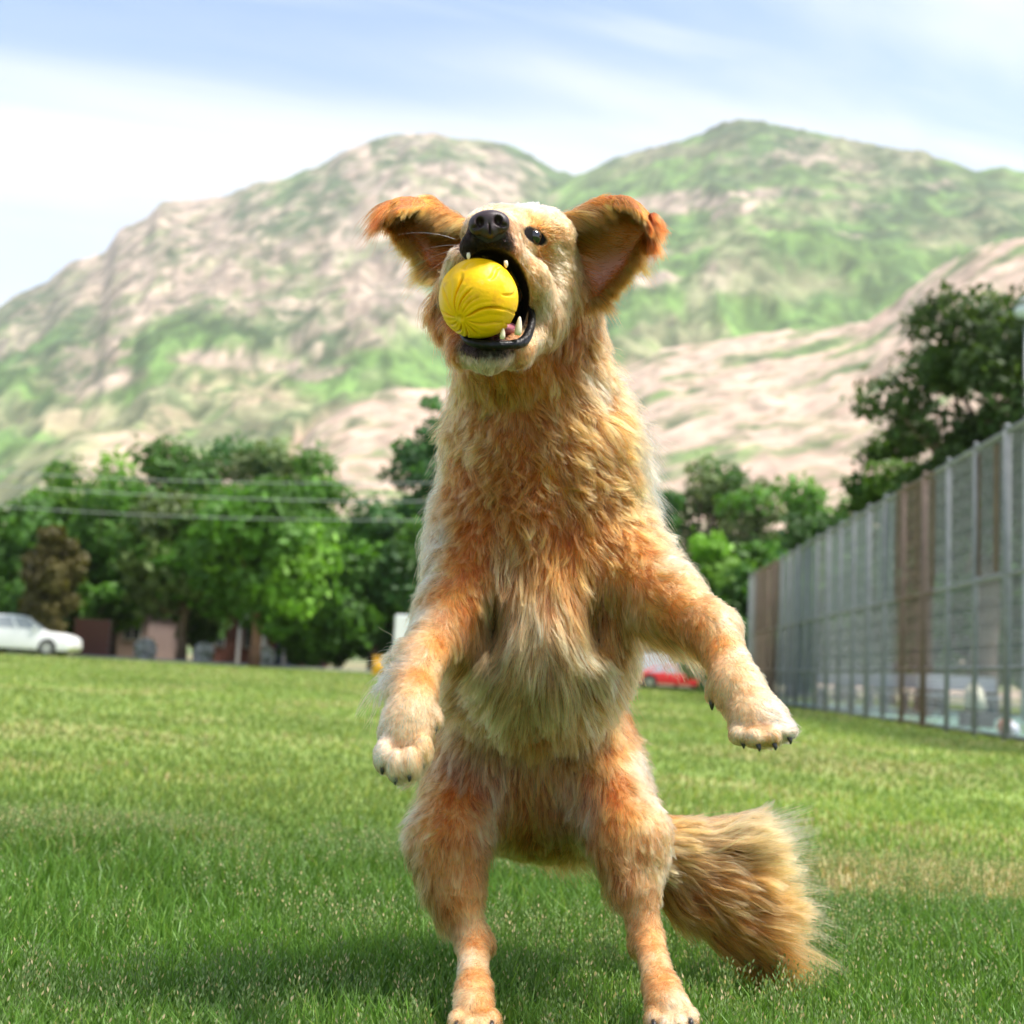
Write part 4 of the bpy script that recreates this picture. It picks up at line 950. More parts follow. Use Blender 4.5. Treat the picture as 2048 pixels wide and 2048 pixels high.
def attrs_at(q):
    out = np.empty((len(q), GA.shape[1]), np.float32)
    for s in range(0, len(q), 20000):
        b = q[s:s + 20000]
        d2 = (b ** 2).sum(1)[:, None] + (gp ** 2).sum(1)[None] - 2 * b @ gp.T
        w = 1.0 / (np.maximum(d2, 0) + 0.008 ** 2) ** 2.0
        out[s:s + 20000] = (w @ GA) / w.sum(1)[:, None]
    return out
near_body = tri(SD[..., None], ag, BMIN, CV)[:, 0] < 0.07
AF = np.zeros((len(ag), GA.shape[1]), np.float32); AF[:, 2] = -1
AF[near_body] = attrs_at(ag[near_body]).astype(np.float32)
AF = AF.reshape(*AN, GA.shape[1])

dog = empty('golden_retriever', tuple(P(1140, 2040, 1.8) * np.array([1, 1, 0])), 'golden retriever leaping upright on its hind legs with a yellow ball in its mouth', 'dog')
dloc = np.array(dog.location)
# bare skin: inside of the mouth and lips, rims of the eye, nose leather
def cav(p): return ell_q(MC, MR, p[:, 0], p[:, 1], p[:, 2])
va = tri(AF, BV, BMIN, AV)
skin = va[:, 3:6] * 0.62
cv_ = cav(BV)
inm = smooth(-cv_, -0.0045, -0.0015)                      # 1 on the mouth wall
uB, vB, zB = proj(BV)
eyeq = np.sqrt((((uB - 1069) * .85 + (vB - 472) * .53) / 27) ** 2 + ((-(uB - 1069) * .53 + (vB - 472) * .85) / 14) ** 2)
eyem = (1 - smooth(eyeq, 0.95, 1.15)) * (BV[:, 1] < 1.70)
inm = np.maximum(inm, (((uB - MC[0]) / 76) ** 2 + ((vB - MC[1]) / 82) ** 2 < 1) * (cv_ < 0.02) * (BV[:, 1] > 1.50))
gum = inm * smooth(vB, 640, 665) * (1 - smooth(uB, 1048, 1056)) * (zB > 1.57)
skin = skin * (1 - inm[:, None]) + np.array([.012, .009, .010]) * inm[:, None]
skin = skin * (1 - gum[:, None]) + np.array([.24, .06, .08]) * gum[:, None]
skin = skin * (1 - eyem[:, None]) + np.array([.004, .003, .003]) * eyem[:, None]
def skin_ex(m, n, l, p):
    a = nd(n, 'ShaderNodeAttribute', attribute_name='wet')
    mr = nd(n, 'ShaderNodeMapRange'); mr.inputs[3].default_value = 0.85; mr.inputs[4].default_value = 0.45
    l.new(a.outputs['Fac'], mr.inputs[0]); l.new(mr.outputs[0], p.inputs['Roughness'])
M_SKIN = mat('dog_skin', attr='col', rough=0.8, spec=0.15, bump=(300, 0.35, 0.002), extra=skin_ex)
body = np_mesh('body', BV - dloc, BF, M_SKIN, skin, dog, True)
wa = body.data.attributes.new('wet', 'FLOAT', 'POINT'); wa.data.foreach_set('value', np.clip(inm, 0, 1).astype(np.float32))

# hair shader
m_hair = bpy.data.materials.new('dog_hair'); m_hair.use_nodes = True
_n, _l = m_hair.node_tree.nodes, m_hair.node_tree.links; _n.clear()
_a = nd(_n, 'ShaderNodeAttribute', attribute_name='col')
_h = nd(_n, 'ShaderNodeBsdfHairPrincipled'); _h.parametrization = 'COLOR'
_h.inputs['Roughness'].default_value = 0.42; _h.inputs['Radial Roughness'].default_value = 0.55; _h.inputs['Coat'].default_value = 0.0
_h.inputs['Random Roughness'].default_value = 0.2; _h.inputs['IOR'].default_value = 1.30
_l.new(_a.outputs['Color'], _h.inputs['Color'])
_o = nd(_n, 'ShaderNodeOutputMaterial'); _l.new(_h.outputs[0], _o.inputs['Surface'])

HG = 1.85        # hair scatters light many times: single strands are deeper in colour than the coat looks
HT = np.array([1.18, 0.775, 0.72])
def comb(roots, nrm, A, K, rg, lenmul):
    """walk every hair along the flow of the coat, keeping it outside the skin"""
    N = len(roots); pts = np.empty((N, K, 3), np.float32)
    L = A[:, 6] / 100 * lenmul; H = A[:, 7] / 100 * (0.35 + 0.9 * rg.random(N))
    jit = rg.normal(size=(N, 3)) * (0.14 - 0.10 * smooth(A[:, 6], 2.5, 6))[:, None]
    p = roots - nrm * 0.001; pts[:, 0] = p
    jit = jit * np.where(rg.random(N) < 0.10, 2.6, 1.0)[:, None]
    d0 = A[:, :3]; d0 = d0 / (np.linalg.norm(d0, axis=1)[:, None] + 1e-9)
    long_ = smooth(A[:, 6], 2.5, 7.0)[:, None]
    prev = None
    tail_ = smooth(A[:, 6], 9.0, 12.0)[:, None]
    for k in range(1, K):
        t = k / (K - 1)
        f = tri(FLD, p, BMIN, CV); sd = f[:, 0]; g = f[:, 1:4]
        gn = np.linalg.norm(g, axis=1)[:, None]; g = np.where(gn > 0.2, g / np.maximum(gn, .2), nrm)
        a = tri(AF, p, BMIN, AV)[:, :3]; a = a / (np.linalg.norm(a, axis=1)[:, None] + 1e-9)
        d = (a * 0.6 + d0 * 0.4) * (1 - tail_) + (d0 + np.array([0, 0, 0.25]) * (t - 0.45) * np.clip(d0[:, :1] * 0 + 1, 0, 1)) * tail_ + jit
        stick = (1 - 0.75 * long_ * t) * (1 - 0.8 * tail_)                      # long hair leaves the surface towards its tip
        dn = (d * g).sum(1)[:, None]
        d = d - g * dn * np.where(dn < 0, 1.0, stick)
        target = H * min(1.0, t * 1.6)
        lift = (target - sd)[:, None] / np.maximum(L[:, None] / K, 1e-4)
        lift = np.clip(lift, -0.30 * stick, 0.9) * (1 - 0.75 * tail_) + (0.35 if k == 1 else 0)
        d = d / (np.linalg.norm(d, axis=1)[:, None] + 1e-9) + g * lift
        d[:, 2] -= 0.10 * t * long_[:, 0]
        d /= np.linalg.norm(d, axis=1)[:, None] + 1e-9
        if prev is not None: d = d * 0.6 + prev * 0.4; d /= np.linalg.norm(d, axis=1)[:, None] + 1e-9
        prev = d
        p = p + d * (L / (K - 1))[:, None]
        f = tri(FLD, p, BMIN, CV); pen = np.clip(0.0015 - f[:, 0], 0, 0.02)[:, None]
        p = p + f[:, 1:4] * pen
        pts[:, k] = p
    return pts

def roots_on(V, F, n, wfun, rg):
    T = np.concatenate([F[:, [0, 1, 2]], F[:, [0, 2, 3]]]); a, b, c = V[T[:, 0]], V[T[:, 1]], V[T[:, 2]]
    nr = np.cross(b - a, c - a); ar = np.linalg.norm(nr, axis=1) / 2; nr /= 2 * ar[:, None] + 1e-12
    w = ar * wfun((a + b + c) / 3, nr); w /= w.sum()
    k = rg.choice(len(T), n, p=w)
    r1 = np.sqrt(rg.random(n))[:, None]; r2 = rg.random(n)[:, None]
    return a[k] * (1 - r1) + b[k] * r1 * (1 - r2) + c[k] * r1 * r2, nr[k]

def clump(pts, roots, lens, ck, rg, frac, power, off=0.0):
    """draw hairs towards the nearest lock"""
    N, K = pts.shape[:2]; m = max(8, int(N * frac)); par = rg.choice(N, m, replace=False)
    kd = KDTree(m)
    for i, j in enumerate(par): kd.insert(roots[j], i)
    kd.balance()
    near = np.array([kd.find(r)[1] for r in roots]); pj = par[near]
    t = (np.arange(K) / (K - 1))[None, :, None]
    dist = np.linalg.norm(roots - roots[pj], axis=1)
    tight = np.clip(0.35 + 0.9 * rg.random(m), 0, 1)[near]
    c = (ck * tight * np.clip(1.3 - dist / 0.03, 0, 1))[:, None, None] * t ** power
    rel = pts[pj]
    # reach along the parent in proportion to own length
    return pts * (1 - c) + rel * c, near

def make_fur(name, N, seed, K=9, wfun=None, lenmul=1.0, width=0.00023, ckmul=1.0, hmul=1.0):
    rg = np.random.default_rng(seed)
    roots, nrm = roots_on(BV, BF, N, wfun, rg)
    A = tri(AF, roots, BMIN, AV); A[:, 7] *= hmul
    u, v, z = proj(roots)
    q = np.sqrt((((u - 1069) * .85 + (v - 472) * .53) / 27) ** 2 + ((-(u - 1069) * .53 + (v - 472) * .85) / 14) ** 2)
    ok = (cav(roots) > 0.0035) & ~((q < 1.0) & (roots[:, 1] < 1.70))
    nq = ell_q((978, 447, 1.485), (3.0, 2.3, 2.2), roots[:, 0], roots[:, 1], roots[:, 2]); ok &= nq > 0
    roots, nrm, A = roots[ok], nrm[ok], A[ok]; N = len(roots)
    lm = lenmul * (0.6 + 0.55 * rg.random(N))
    pts = comb(roots, nrm, A, K, rg, lm)
    bad = (np.stack([cav(pts[:, k]) for k in range(2, K)]).min(0) < 0.0015) & (roots[:, 1] < 1.72)
    roots, nrm, A, pts, lm = roots[~bad], nrm[~bad], A[~bad], pts[~bad], lm[~bad]; N = len(roots)
    ck = A[:, 9] * ckmul
    pts, c1 = clump(pts, roots, A[:, 6], ck * 0.95, rg, 1 / 12, 0.8)
    pts, c3 = clump(pts, roots, A[:, 6], ck * 0.72, rg, 1 / 80, 1.2)
    pts, c2 = clump(pts, roots, A[:, 6], ck * 0.50, rg, 1 / 420, 1.6)
    if True:
        cm = np.stack([cav(pts[:, k]) for k in range(2, K)]).min(0); kp = ~((cm < 0.001) & (roots[:, 1] < 1.72))
        roots, nrm, A, pts, lm, c1, c2, c3 = roots[kp], nrm[kp], A[kp], pts[kp], lm[kp], c1[kp], c2[kp], c3[kp]; N = len(roots)
    t = (np.arange(K) / (K - 1))[None, :]
    # waves shared by a lock, plus frizz of single hairs
    ph = (np.random.default_rng(seed + 1).random(5000) * 6.283)[c3 % 5000][:, None]
    side = np.cross(nrm, A[:, :3]); side /= np.linalg.norm(side, axis=1)[:, None] + 1e-9
    L = (A[:, 6] / 100 * lm)[:, None]
    amp = (A[:, 8])[:, None] * L * 0.20 * t
    wv = np.sin(t * 7.5 + ph) * amp
    wv2 = np.cos(t * 6.0 + ph * 1.7) * amp * 0.6
    pts = pts + wv[..., None] * side[:, None] + np.abs(wv2)[..., None] * nrm[:, None]
    L = L * 1.0; Ls = L * (1 - 0.55 * smooth(A[:, 6], 3, 7) - 0.25 * smooth(A[:, 6], 8, 13))[:, None]
    fz = rg.normal(size=(N, 3)) * (0.030 * Ls)
    lo = np.random.default_rng(seed + 5).normal(size=(5000, 3)); fz = fz + lo[c1 % 5000] * 0.09 * Ls + lo[(c3 * 5) % 5000] * 0.11 * Ls + lo[(c2 * 3) % 5000] * 0.08 * Ls
    pts = pts + (t ** 2)[..., None] * fz[:, None]
    # colour: place, lock, hair; darker roots, bleached tips
    base = A[:, 3:6].copy()
    lt = np.random.default_rng(seed + 2).normal(size=5000)
    uu_, vv_, _z = proj(roots); jn = rg.random(N)
    qm = np.sqrt(((uu_ - 970) / 53) ** 2 + ((vv_ - 483) / 30) ** 2) + (jn - 0.5) * 0.30; mz = (qm < 1) & (roots[:, 1] < 1.60) & (roots[:, 2] > P(970, 520, 1.5)[2])
    qc = np.sqrt(((uu_ - 972) / 52) ** 2 + ((vv_ - 694) / 21) ** 2) + (jn - 0.5) * 0.35; ch = (qc < 1) & (roots[:, 1] < 1.64)
    base[mz | ch] = np.array([.09, .075, .075])
    gt = (~ch) & (np.abs(uu_ - 975) < 55) & (vv_ > 700) & (vv_ < 745) & (roots[:, 1] < 1.64); base[gt] = base[gt] * 0.35 + np.array([.93, .86, .76]) * 0.65
    vs_ = 0.55 + 0.45 * smooth(A[:, 6], 1.2, 4.0)
    lock = vs_ * (lt[c2 % 5000] * 0.08 + lt[(c3 * 3) % 5000] * 0.12 + lt[(c1 * 7) % 5000] * 0.28 + rg.normal(size=N) * 0.12)
    lum = base.mean(1)
    col = base * np.exp(lock * (lum > 0.06))[:, None]
    mixc = np.clip(rg.random(N) * 0.5 - 0.24 + 0.10 * lt[(c2 * 3) % 5000], 0, 0.5) * (lum > 0.15)
    col = col * (1 - mixc[:, None]) + np.array([.88, .68, .42]) * mixc[:, None]
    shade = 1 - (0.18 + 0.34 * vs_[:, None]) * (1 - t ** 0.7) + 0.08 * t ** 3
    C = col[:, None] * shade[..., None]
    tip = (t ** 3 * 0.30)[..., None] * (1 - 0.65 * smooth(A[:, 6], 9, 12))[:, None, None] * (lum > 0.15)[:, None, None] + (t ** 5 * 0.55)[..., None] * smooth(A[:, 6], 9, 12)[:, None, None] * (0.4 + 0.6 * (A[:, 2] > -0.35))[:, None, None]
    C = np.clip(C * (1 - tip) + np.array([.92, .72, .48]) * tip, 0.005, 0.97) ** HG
    C = np.minimum(C * HT, 0.97)
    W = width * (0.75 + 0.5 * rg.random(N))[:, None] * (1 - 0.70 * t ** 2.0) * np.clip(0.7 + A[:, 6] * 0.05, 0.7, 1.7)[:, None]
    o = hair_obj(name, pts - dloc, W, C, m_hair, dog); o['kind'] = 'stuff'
    return o
TOCAM = lambda c: (CAMP - c) / np.linalg.norm(CAMP - c, axis=1)[:, None]
def w_main(c, n):
    f = (n * TOCAM(c)).sum(1)
    A = tri(AF, c, BMIN, AV)
    return np.where(f > -0.25, 1.0, 0.30) * (0.55 + 1.3 / np.clip(A[:, 6], .6, 9)) * np.where(c[:, 2] > 0.98, 1.35, 1.0) * np.where(A[:, 6] > 10, 2.6, 1.0)
make_fur('fur', NFUR, 21, wfun=w_main)
# sparse flyaway guard hairs
make_fur('guard_hair', NFUR // 22, 22, wfun=lambda c, n: (smooth(tri(AF, c, BMIN, AV)[:, 6], 1.6, 4.0) + 0.03) * (tri(AF, c, BMIN, AV)[:, 6] < 8.5) * (0.4 + 1.6 * (np.abs((n * TOCAM(c)).sum(1)) < 0.5)), lenmul=1.5, width=0.00019, ckmul=0.8, hmul=1.5)

make_fur('guard_hair', 5000, 23, wfun=lambda c, n: (tri(AF, c, BMIN, AV)[:, 6] > 10.5) + 1e-5, lenmul=1.25, width=0.00016, ckmul=0.9)

# ------------------------------------------------------------------ ears
def bez(grid, nu, nv):
    """smooth surface through a grid of points (rows x cols) by Catmull-Rom"""
    G = np.array(grid, float)
    def cr(Pn, n):
        m = len(Pn); out = []
        for t in np.linspace(0, m - 1, n):
            i = min(int(t), m - 2); f = t - i
            p0, p1, p2, p3 = Pn[max(i - 1, 0)], Pn[i], Pn[i + 1], Pn[min(i + 2, m - 1)]
            out.append(0.5 * ((2 * p1) + (-p0 + p2) * f + (2 * p0 - 5 * p1 + 4 * p2 - p3) * f ** 2 + (-p0 + 3 * p1 - 3 * p2 + p3) * f ** 3))
        return np.array(out)
    rows = cr(G, nu)
    return np.array([cr(r, nv) for r in rows])
def make_ear(name, grid, label, inner_col, seed, nh, side, roll):
    """rows run from the head outwards, columns from the upper edge to the lower edge; the side towards the camera is the inner side"""
    rg = np.random.default_rng(seed)
    grid = [[(row[0][0] + roll[i][0], row[0][1] + roll[i][1], row[0][2] - roll[i][2])] + row for i, row in enumerate(grid)]
    G = np.array([[P(*q) for q in row] for row in grid]); S = bez(G, 48, 52)
    nu, nv = S.shape[:2]
    du = np.gradient(S, axis=0); dv = np.gradient(S, axis=1)
    N_ = np.cross(du, dv); N_ /= np.linalg.norm(N_, axis=2)[..., None] + 1e-9
    if (N_ * (CAMP - S)).sum() < 0: N_ = -N_
    U_, V_ = np.meshgrid(np.linspace(0, 1, nu), np.linspace(0, 1, nv), indexing='ij')
    S = S + N_ * (0.0032 * np.sin(V_ * 11 + U_ * 5 + seed) * U_ + 0.0022 * np.sin(U_ * 13 + V_ * 4))[..., None]
    th = 0.0020
    top, bot = S + N_ * th, S - N_ * th
    V = np.concatenate([top.reshape(-1, 3), bot.reshape(-1, 3)])
    id_ = np.arange(nu * nv).reshape(nu, nv); o = nu * nv
    q = np.stack([id_[:-1, :-1], id_[1:, :-1], id_[1:, 1:], id_[:-1, 1:]], -1).reshape(-1, 4)
    F = [q, q[:, ::-1] + o]
    rim = np.concatenate([id_[0, :-1], id_[:-1, -1], id_[-1, :0:-1], id_[:0:-1, 0]])
    nx = np.roll(rim, -1); F.append(np.stack([rim, rim + o, nx + o, nx], 1))
    F = np.concatenate(F)
    uu, vv = np.meshgrid(np.linspace(0, 1, nu), np.linspace(0, 1, nv), indexing='ij')
    pink = (1 - smooth(np.sqrt(((uu - 0.36) / 0.44) ** 2 + ((vv - 0.64) / 0.28) ** 2), 0.6, 1.2))
    c_in = np.array([.34, .13, .045])[None, None] * (1 - pink[..., None]) + np.array(inner_col)[None, None] * pink[..., None]
    C = np.concatenate([c_in.reshape(-1, 3), np.broadcast_to([.36, .13, .04], (nu * nv, 3))])
    ear = np_mesh(name, V - dloc, F, M_SKIN, C, dog, True)
    if label: ear['label'] = label
    # hair on both faces and a fringe at the rim
    K = 7; t = (np.arange(K) / (K - 1))[None, :]
    a, b = rg.random(nh), rg.random(nh)
    inside = rg.random(nh) < 0.55
    pk = 1 - smooth(np.sqrt(((a - 0.36) / 0.44) ** 2 + ((b - 0.64) / 0.28) ** 2), 0.5, 1.15)
    drop = inside & (rg.random(nh) < pk * 0.93); a, b, inside, pk = a[~drop], b[~drop], inside[~drop], pk[~drop]
    nr = int(nh * 0.42); ra = rg.random(nr); e = rg.random(nr)
    edge = rg.choice(3, nr, p=[.38, .40, .22])
    ra_ = np.where(edge == 0, e, np.where(edge == 1, e, 1 - 0.03 * ra)); rb_ = np.where(edge == 0, 0.05 * ra, np.where(edge == 1, 1 - 0.06 * ra, e))
    a = np.concatenate([a, ra_]); b = np.concatenate([b, rb_]); inside = np.concatenate([inside, rg.random(nr) < 0.6]); pk = np.concatenate([pk, np.zeros(nr)])
    rimh = np.concatenate([np.zeros(len(a) - nr), np.ones(nr)]); n = len(a)
    def samp(X): return tri(X[:, :, None, :].repeat(2, 2).astype(np.float32), np.stack([a * (nu - 1), b * (nv - 1), 0 * a], 1), np.zeros(3), 1.0)
    p = samp(S); nn = samp(N_); Du = samp(du); Dv = samp(dv)
    Du /= np.linalg.norm(Du, axis=1)[:, None] + 1e-9; Dv /= np.linalg.norm(Dv, axis=1)[:, None] + 1e-9
    sg = np.where(inside, 1.0, -1.0)[:, None]
    root = p + nn * sg * th
    low = smooth(b, 0.55, 1.0); up = 1 - smooth(b, 0.15, 0.42)
    d = Du * (0.75 - 0.25 * low)[:, None] + Dv * (low * 0.55 - up * 0.25)[:, None] + np.array([0, 0, -0.15]) + nn * sg * (0.22 - 0.12 * rimh)[:, None] + rg.normal(size=(n, 3)) * 0.13
    d /= np.linalg.norm(d, axis=1)[:, None]
    basef = smooth(1 - a, 0.5, 0.9)
    L = (0.012 + 0.007 * rg.random(n)) * (1 + 0.35 * low + 0.25 * rimh * low + 0.3 * pk + 1.0 * basef * (1 - low) + 0.9 * inside * (b > 0.25) * (b < 0.6)) * np.exp(np.random.default_rng(seed + 9).normal(size=4000)[(a * 40).astype(int) * 41 + (b * 40).astype(int)] * 0.30) * (1 - 0.30 * up * (a > 0.4))
    pts = root[:, None] + d[:, None] * (t * L[:, None])[..., None] + (np.array([0, 0, -1.0])[None, None] * (t ** 2 * L[:, None] * 0.28)[..., None]) - (nn * sg)[:, None] * (t ** 2 * L[:, None] * 0.14)[..., None]
    pts, c2 = clump(pts, root, L, np.full(n, 0.6), rg, 1 / 50, 1.2)
    lt = np.random.default_rng(seed + 2).normal(size=5000)
    base = np.where(inside[:, None], np.array([.96, .52, .23]), np.array([.86, .42, .14]))
    cr_ = (smooth(1 - a, 0.55, 0.95) * (0.3 + 0.6 * up))[:, None]; base = base * (1 - cr_) + np.array([.78, .50, .24]) * cr_
    tipd = smooth(a, 0.72, 1.0)[:, None]; base = base * (1 - 0.55 * tipd) + np.array([.28, .09, .03]) * 0.55 * tipd
    base = base * (1 - 0.5 * pk[:, None]) + np.array([.72, .50, .36]) * 0.5 * pk[:, None]
    base = base * np.exp(lt[c2 % 5000] * 0.16 + rg.normal(size=n) * 0.13)[:, None]
    C = np.clip(base[:, None] * (0.74 + 0.4 * t)[..., None], 0.005, 0.95) ** HG
    C = np.minimum(C * HT, 0.97)
    W = 0.00022 * (0.7 + 0.6 * rg.random(n))[:, None] * (1 - 0.8 * t ** 1.5)
    h = hair_obj('ear_fur', pts - dloc, W, C, m_hair, ear); h['kind'] = 'stuff'
    return ear
NE = NFUR // 12
# right ear in the picture: base rows -> tip
make_ear('ear', [
 [(1108, 438, 1.690), (1120, 468, 1.725), (1134, 510, 1.740), (1146, 552, 1.725), (1160, 594, 1.705)],
 [(1160, 418, 1.680), (1172, 455, 1.730), (1184, 505, 1.750), (1194, 550, 1.735), (1200, 592, 1.700)],
 [(1206, 400, 1.665), (1222, 438, 1.710), (1234, 485, 1.742), (1236, 528, 1.728), (1230, 566, 1.695)],
 [(1244, 392, 1.635), (1262, 424, 1.672), (1274, 460, 1.715), (1271, 497, 1.712), (1258, 532, 1.690)],
 [(1274, 408, 1.615), (1290, 428, 1.632), (1300, 448, 1.680), (1295, 471, 1.692), (1282, 496, 1.686)],
 [(1298, 430, 1.610), (1311, 440, 1.608), (1321, 448, 1.640), (1311, 458, 1.668), (1299, 474, 1.674)]],
 None, (.82, .42, .40), 51, NE, 1, [(4, 4, .004), (6, 8, .012), (8, 15, .020), (6, 22, .024), (2, 24, .024), (-6, 18, .020)])
make_ear('ear', [
 [(948, 448, 1.700), (932, 475, 1.725), (916, 503, 1.735), (900, 530, 1.725), (884, 554, 1.705)],
 [(892, 420, 1.680), (882, 448, 1.720), (872, 478, 1.735), (864, 506, 1.722), (854, 534, 1.695)],
 [(858, 400, 1.665), (850, 428, 1.700), (843, 456, 1.720), (838, 484, 1.715), (834, 508, 1.690)],
 [(830, 393, 1.640), (820, 416, 1.670), (814, 438, 1.700), (812, 458, 1.700), (814, 478, 1.685)],
 [(800, 398, 1.620), (790, 412, 1.630), (784, 427, 1.665), (789, 441, 1.680), (799, 455, 1.678)],
 [(780, 408, 1.620), (769, 418, 1.612), (761, 430, 1.640), (773, 437, 1.660), (789, 444, 1.668)]],
 None, (.78, .40, .37), 52, NE, -1, [(0, 4, .004), (-2, 8, .012), (-4, 16, .020), (-2, 24, .026), (2, 26, .028), (6, 20, .022)])

# ------------------------------------------------------------------ nose, eye, teeth, tongue, claws, whiskers
M_NOSE = mat('nose_leather', (.042, .024, .026), 0.38, spec=0.35, bump=(700, 0.5, 0.001))
def nose():
    # leather pad with two nostrils cut in, and a split below
    n = 72; c = np.array(P(978, 446, 1.492))
    lin_ = np.linspace(-0.040, 0.040, n); vx = lin_[1] - lin_[0]
    X, Y, Z = np.meshgrid(lin_, lin_, lin_, indexing='ij'); X, Y, Z = [q.astype(np.float32) for q in (X, Y, Z)]
    # local frame: tilt back with the head
    a = R_(-8); ca, sa = math.cos(a), math.sin(a); Xr, Zr = X * ca - Z * sa, X * sa + Z * ca
    def el(cx, cy, cz, rx, ry, rz):
        k0 = np.sqrt(((Xr - cx) / rx) ** 2 + ((Y - cy) / ry) ** 2 + ((Zr - cz) / rz) ** 2)
        k1 = np.sqrt(((Xr - cx) / rx ** 2) ** 2 + ((Y - cy) / ry ** 2) ** 2 + ((Zr - cz) / rz ** 2) ** 2) + 1e-6
        return k0 * (k0 - 1) / k1
    D = el(0, 0.004, 0.002, .0250, .016, .0155)
    for s in (-1, 1):
        D = _smin(D, el(s * .0145, 0.002, -.003, .0100, .012, .0105), .006)
    D = _smin(D, el(0, -0.001, -.011, .0095, .012, .009), .006)
    for s in (-1, 1):
        D = -_smin(-D, el(s * .0115, -0.014, -.0010, .0056, .014, .0068), .0025)
        D = -_smin(-D, el(s * .0175, -0.011, -.0070, .0062, .008, .0026), .0025)
    D = -_smin(-D, el(0, -0.014, -.014, .0013, .008, .0105), .002)
    global BMIN, VOX
    sb, sv = BMIN, VOX; BMIN, VOX = c - 0.040, vx
    V, F = surface_nets(D.astype(np.float32)); BMIN, VOX = sb, sv
    lc = V - c
    return np_mesh('nose', V - dloc, F, M_NOSE, None, dog, True)
nose()
M_EYE = mat('eye_iris', (.010, .006, .005), 0.05, spec=0.5, extra=lambda m, n, l, p: setattr(p.inputs['IOR'], 'default_value', 1.75))
def eyeball(p, r):
    bm = bmesh.new(); bmesh.ops.create_uvsphere(bm, u_segments=32, v_segments=20, radius=r)
    o = bm_obj('eye', bm, M_EYE, dog, True, tuple(p - dloc)); return o
ep = march(1069, 472); eyeball(ep + np.array([-0.001, 0.0072, 0.0005]), 0.0112)
ep2 = np.array([2 * P(990, 470, 1.64)[0] - ep[0], ep[1] + 0.02, ep[2] + 0.004])
f = tri(FLD, ep2[None], BMIN, CV)[0]; ep2 = ep2 - f[1:4] * (f[0] + 0.010); eyeball(ep2, 0.0110)
M_TOOTH = mat('tooth_enamel', (.86, .74, .54), 0.3, spec=0.3); M_TONG = mat('tongue_flesh', (.42, .13, .16), 0.3, bump=(250, 0.4, 0.002))
def tooth(u, v, d, du, dv, L, r, dy=0.0):
    a = P(u, v, d); w = du * _R - dv * _U + np.array([0, dy, 0]); w /= np.linalg.norm(w)
    pts = [a - w * 0.004, a, a + w * L * 0.35, a + w * L * 0.7, a + w * L * 0.93, a + w * L]
    V, F = tube_np(pts, [r * .8, r, r * .9, r * .62, r * .33, r * .08], 10)
    mb = MB(); mb.add(V - dloc, F); return mb.build('tooth', M_TOOTH, dog)
tooth(1036, 664, 1.545, .12, -1, 0.020, .0050)          # lower canine on the right
tooth(1005, 672, 1.530, .1, -1, 0.010, .0036)
tooth(937, 512, 1.512, 0, 1, 0.005, .0026)             # upper canines showing above the ball
tooth(1012, 528, 1.515, .1, 1, 0.005, .0028)
tg = [P(1018, 640, 1.66), P(1015, 655, 1.62), P(1008, 664, 1.585), P(995, 668, 1.56)]
V, F = tube_np(tg, [.016, .018, .015, .008], 16); V[:, 2] = tg[1][2] + (V[:, 2] - tg[1][2]) * 0.55 - 0.004
mb = MB(); mb.add(V - dloc, F); mb.build('tongue', M_TONG, dog)
# black lip of the lower jaw and the corner of the mouth
M_LIP = mat('lip_skin', (.008, .007, .008), 0.30, spec=0.22, bump=(220, 0.6, 0.003))
def lip(pxs, rad):
    G = [P(*q) for q in pxs]; G = bez([[g, g] for g in G], 28, 2)[:, 0]
    V, F = tube_np(G, np.interp(np.linspace(0, 1, 28), np.linspace(0, 1, len(rad)), rad), 12); mb = MB(); mb.add(V - dloc, F); return mb.build('lip', M_LIP, dog)
lip([(922, 668, 1.560), (940, 684, 1.545), (975, 690, 1.535), (1015, 690, 1.545), (1045, 684, 1.565), (1060, 660, 1.590), (1064, 630, 1.612), (1056, 600, 1.620)], [.002, .0052, .0058, .0056, .0072, .0058, .005, .002])
M_CLAW = mat('claw_horn', (.03, .024, .02), 0.35)
def claw(t, du, dv, dy, L=0.0035):
    a = P(*t); w = du * _R - dv * _U + np.array([0, dy, 0]); w /= np.linalg.norm(w)
    pts = [a + w * 0.006, a + w * 0.012, a + w * 0.015 + np.array([0, 0, -.001]), a + w * (0.012 + L) + np.array([0, 0, -.004])]
    V, F = tube_np(pts, [.0033, .0032, .0024, .0007], 8); mb = MB(); mb.add(V - dloc, F); mb.build('claw', M_CLAW, dog)
for t in LTOES: claw((t[0], t[1] + 6, t[2] - 0.004), 0, 1, -.5)
for t in RTOES: claw((t[0] + 1, t[1] - 1, t[2] - 0.006), .25, .9, -.7)
for t in HTOES: claw((t[0], t[1] - 6, t[2] - 0.010), 0, .35, -1)
claw((871, 1443, 1.595), -.1, 1, -.2); claw((1421, 1390, 1.605), .1, 1, -.2)
rg = np.random.default_rng(9); wk = []
for (u, v, d_, du, dv, L) in [(910, 478, 1.52, -1, -.28, .075), (905, 500, 1.53, -1, .35, .085), (912, 490, 1.52, -1, .05, .06), (900, 515, 1.54, -1, .6, .06), (1030, 500, 1.54, 1, .5, .075), (1035, 520, 1.55, .8, .8, .07), (1040, 505, 1.56, 1, .25, .06), (1060, 545, 1.60, .7, .9, .06), (900, 585, 1.60, -.8, .6, .05), (1050, 450, 1.62, 1, .4, .04)]:
    a = P(u, v, d_); w = du * _R - dv * _U + np.array([0, -.25, 0]); w /= np.linalg.norm(w)
    t = np.linspace(0, 1, 8)[:, None]; wk.append(a + w * t * L + np.array([0, 0, -1]) * (t ** 2) * L * 0.28)
wk = np.array(wk); K = 8
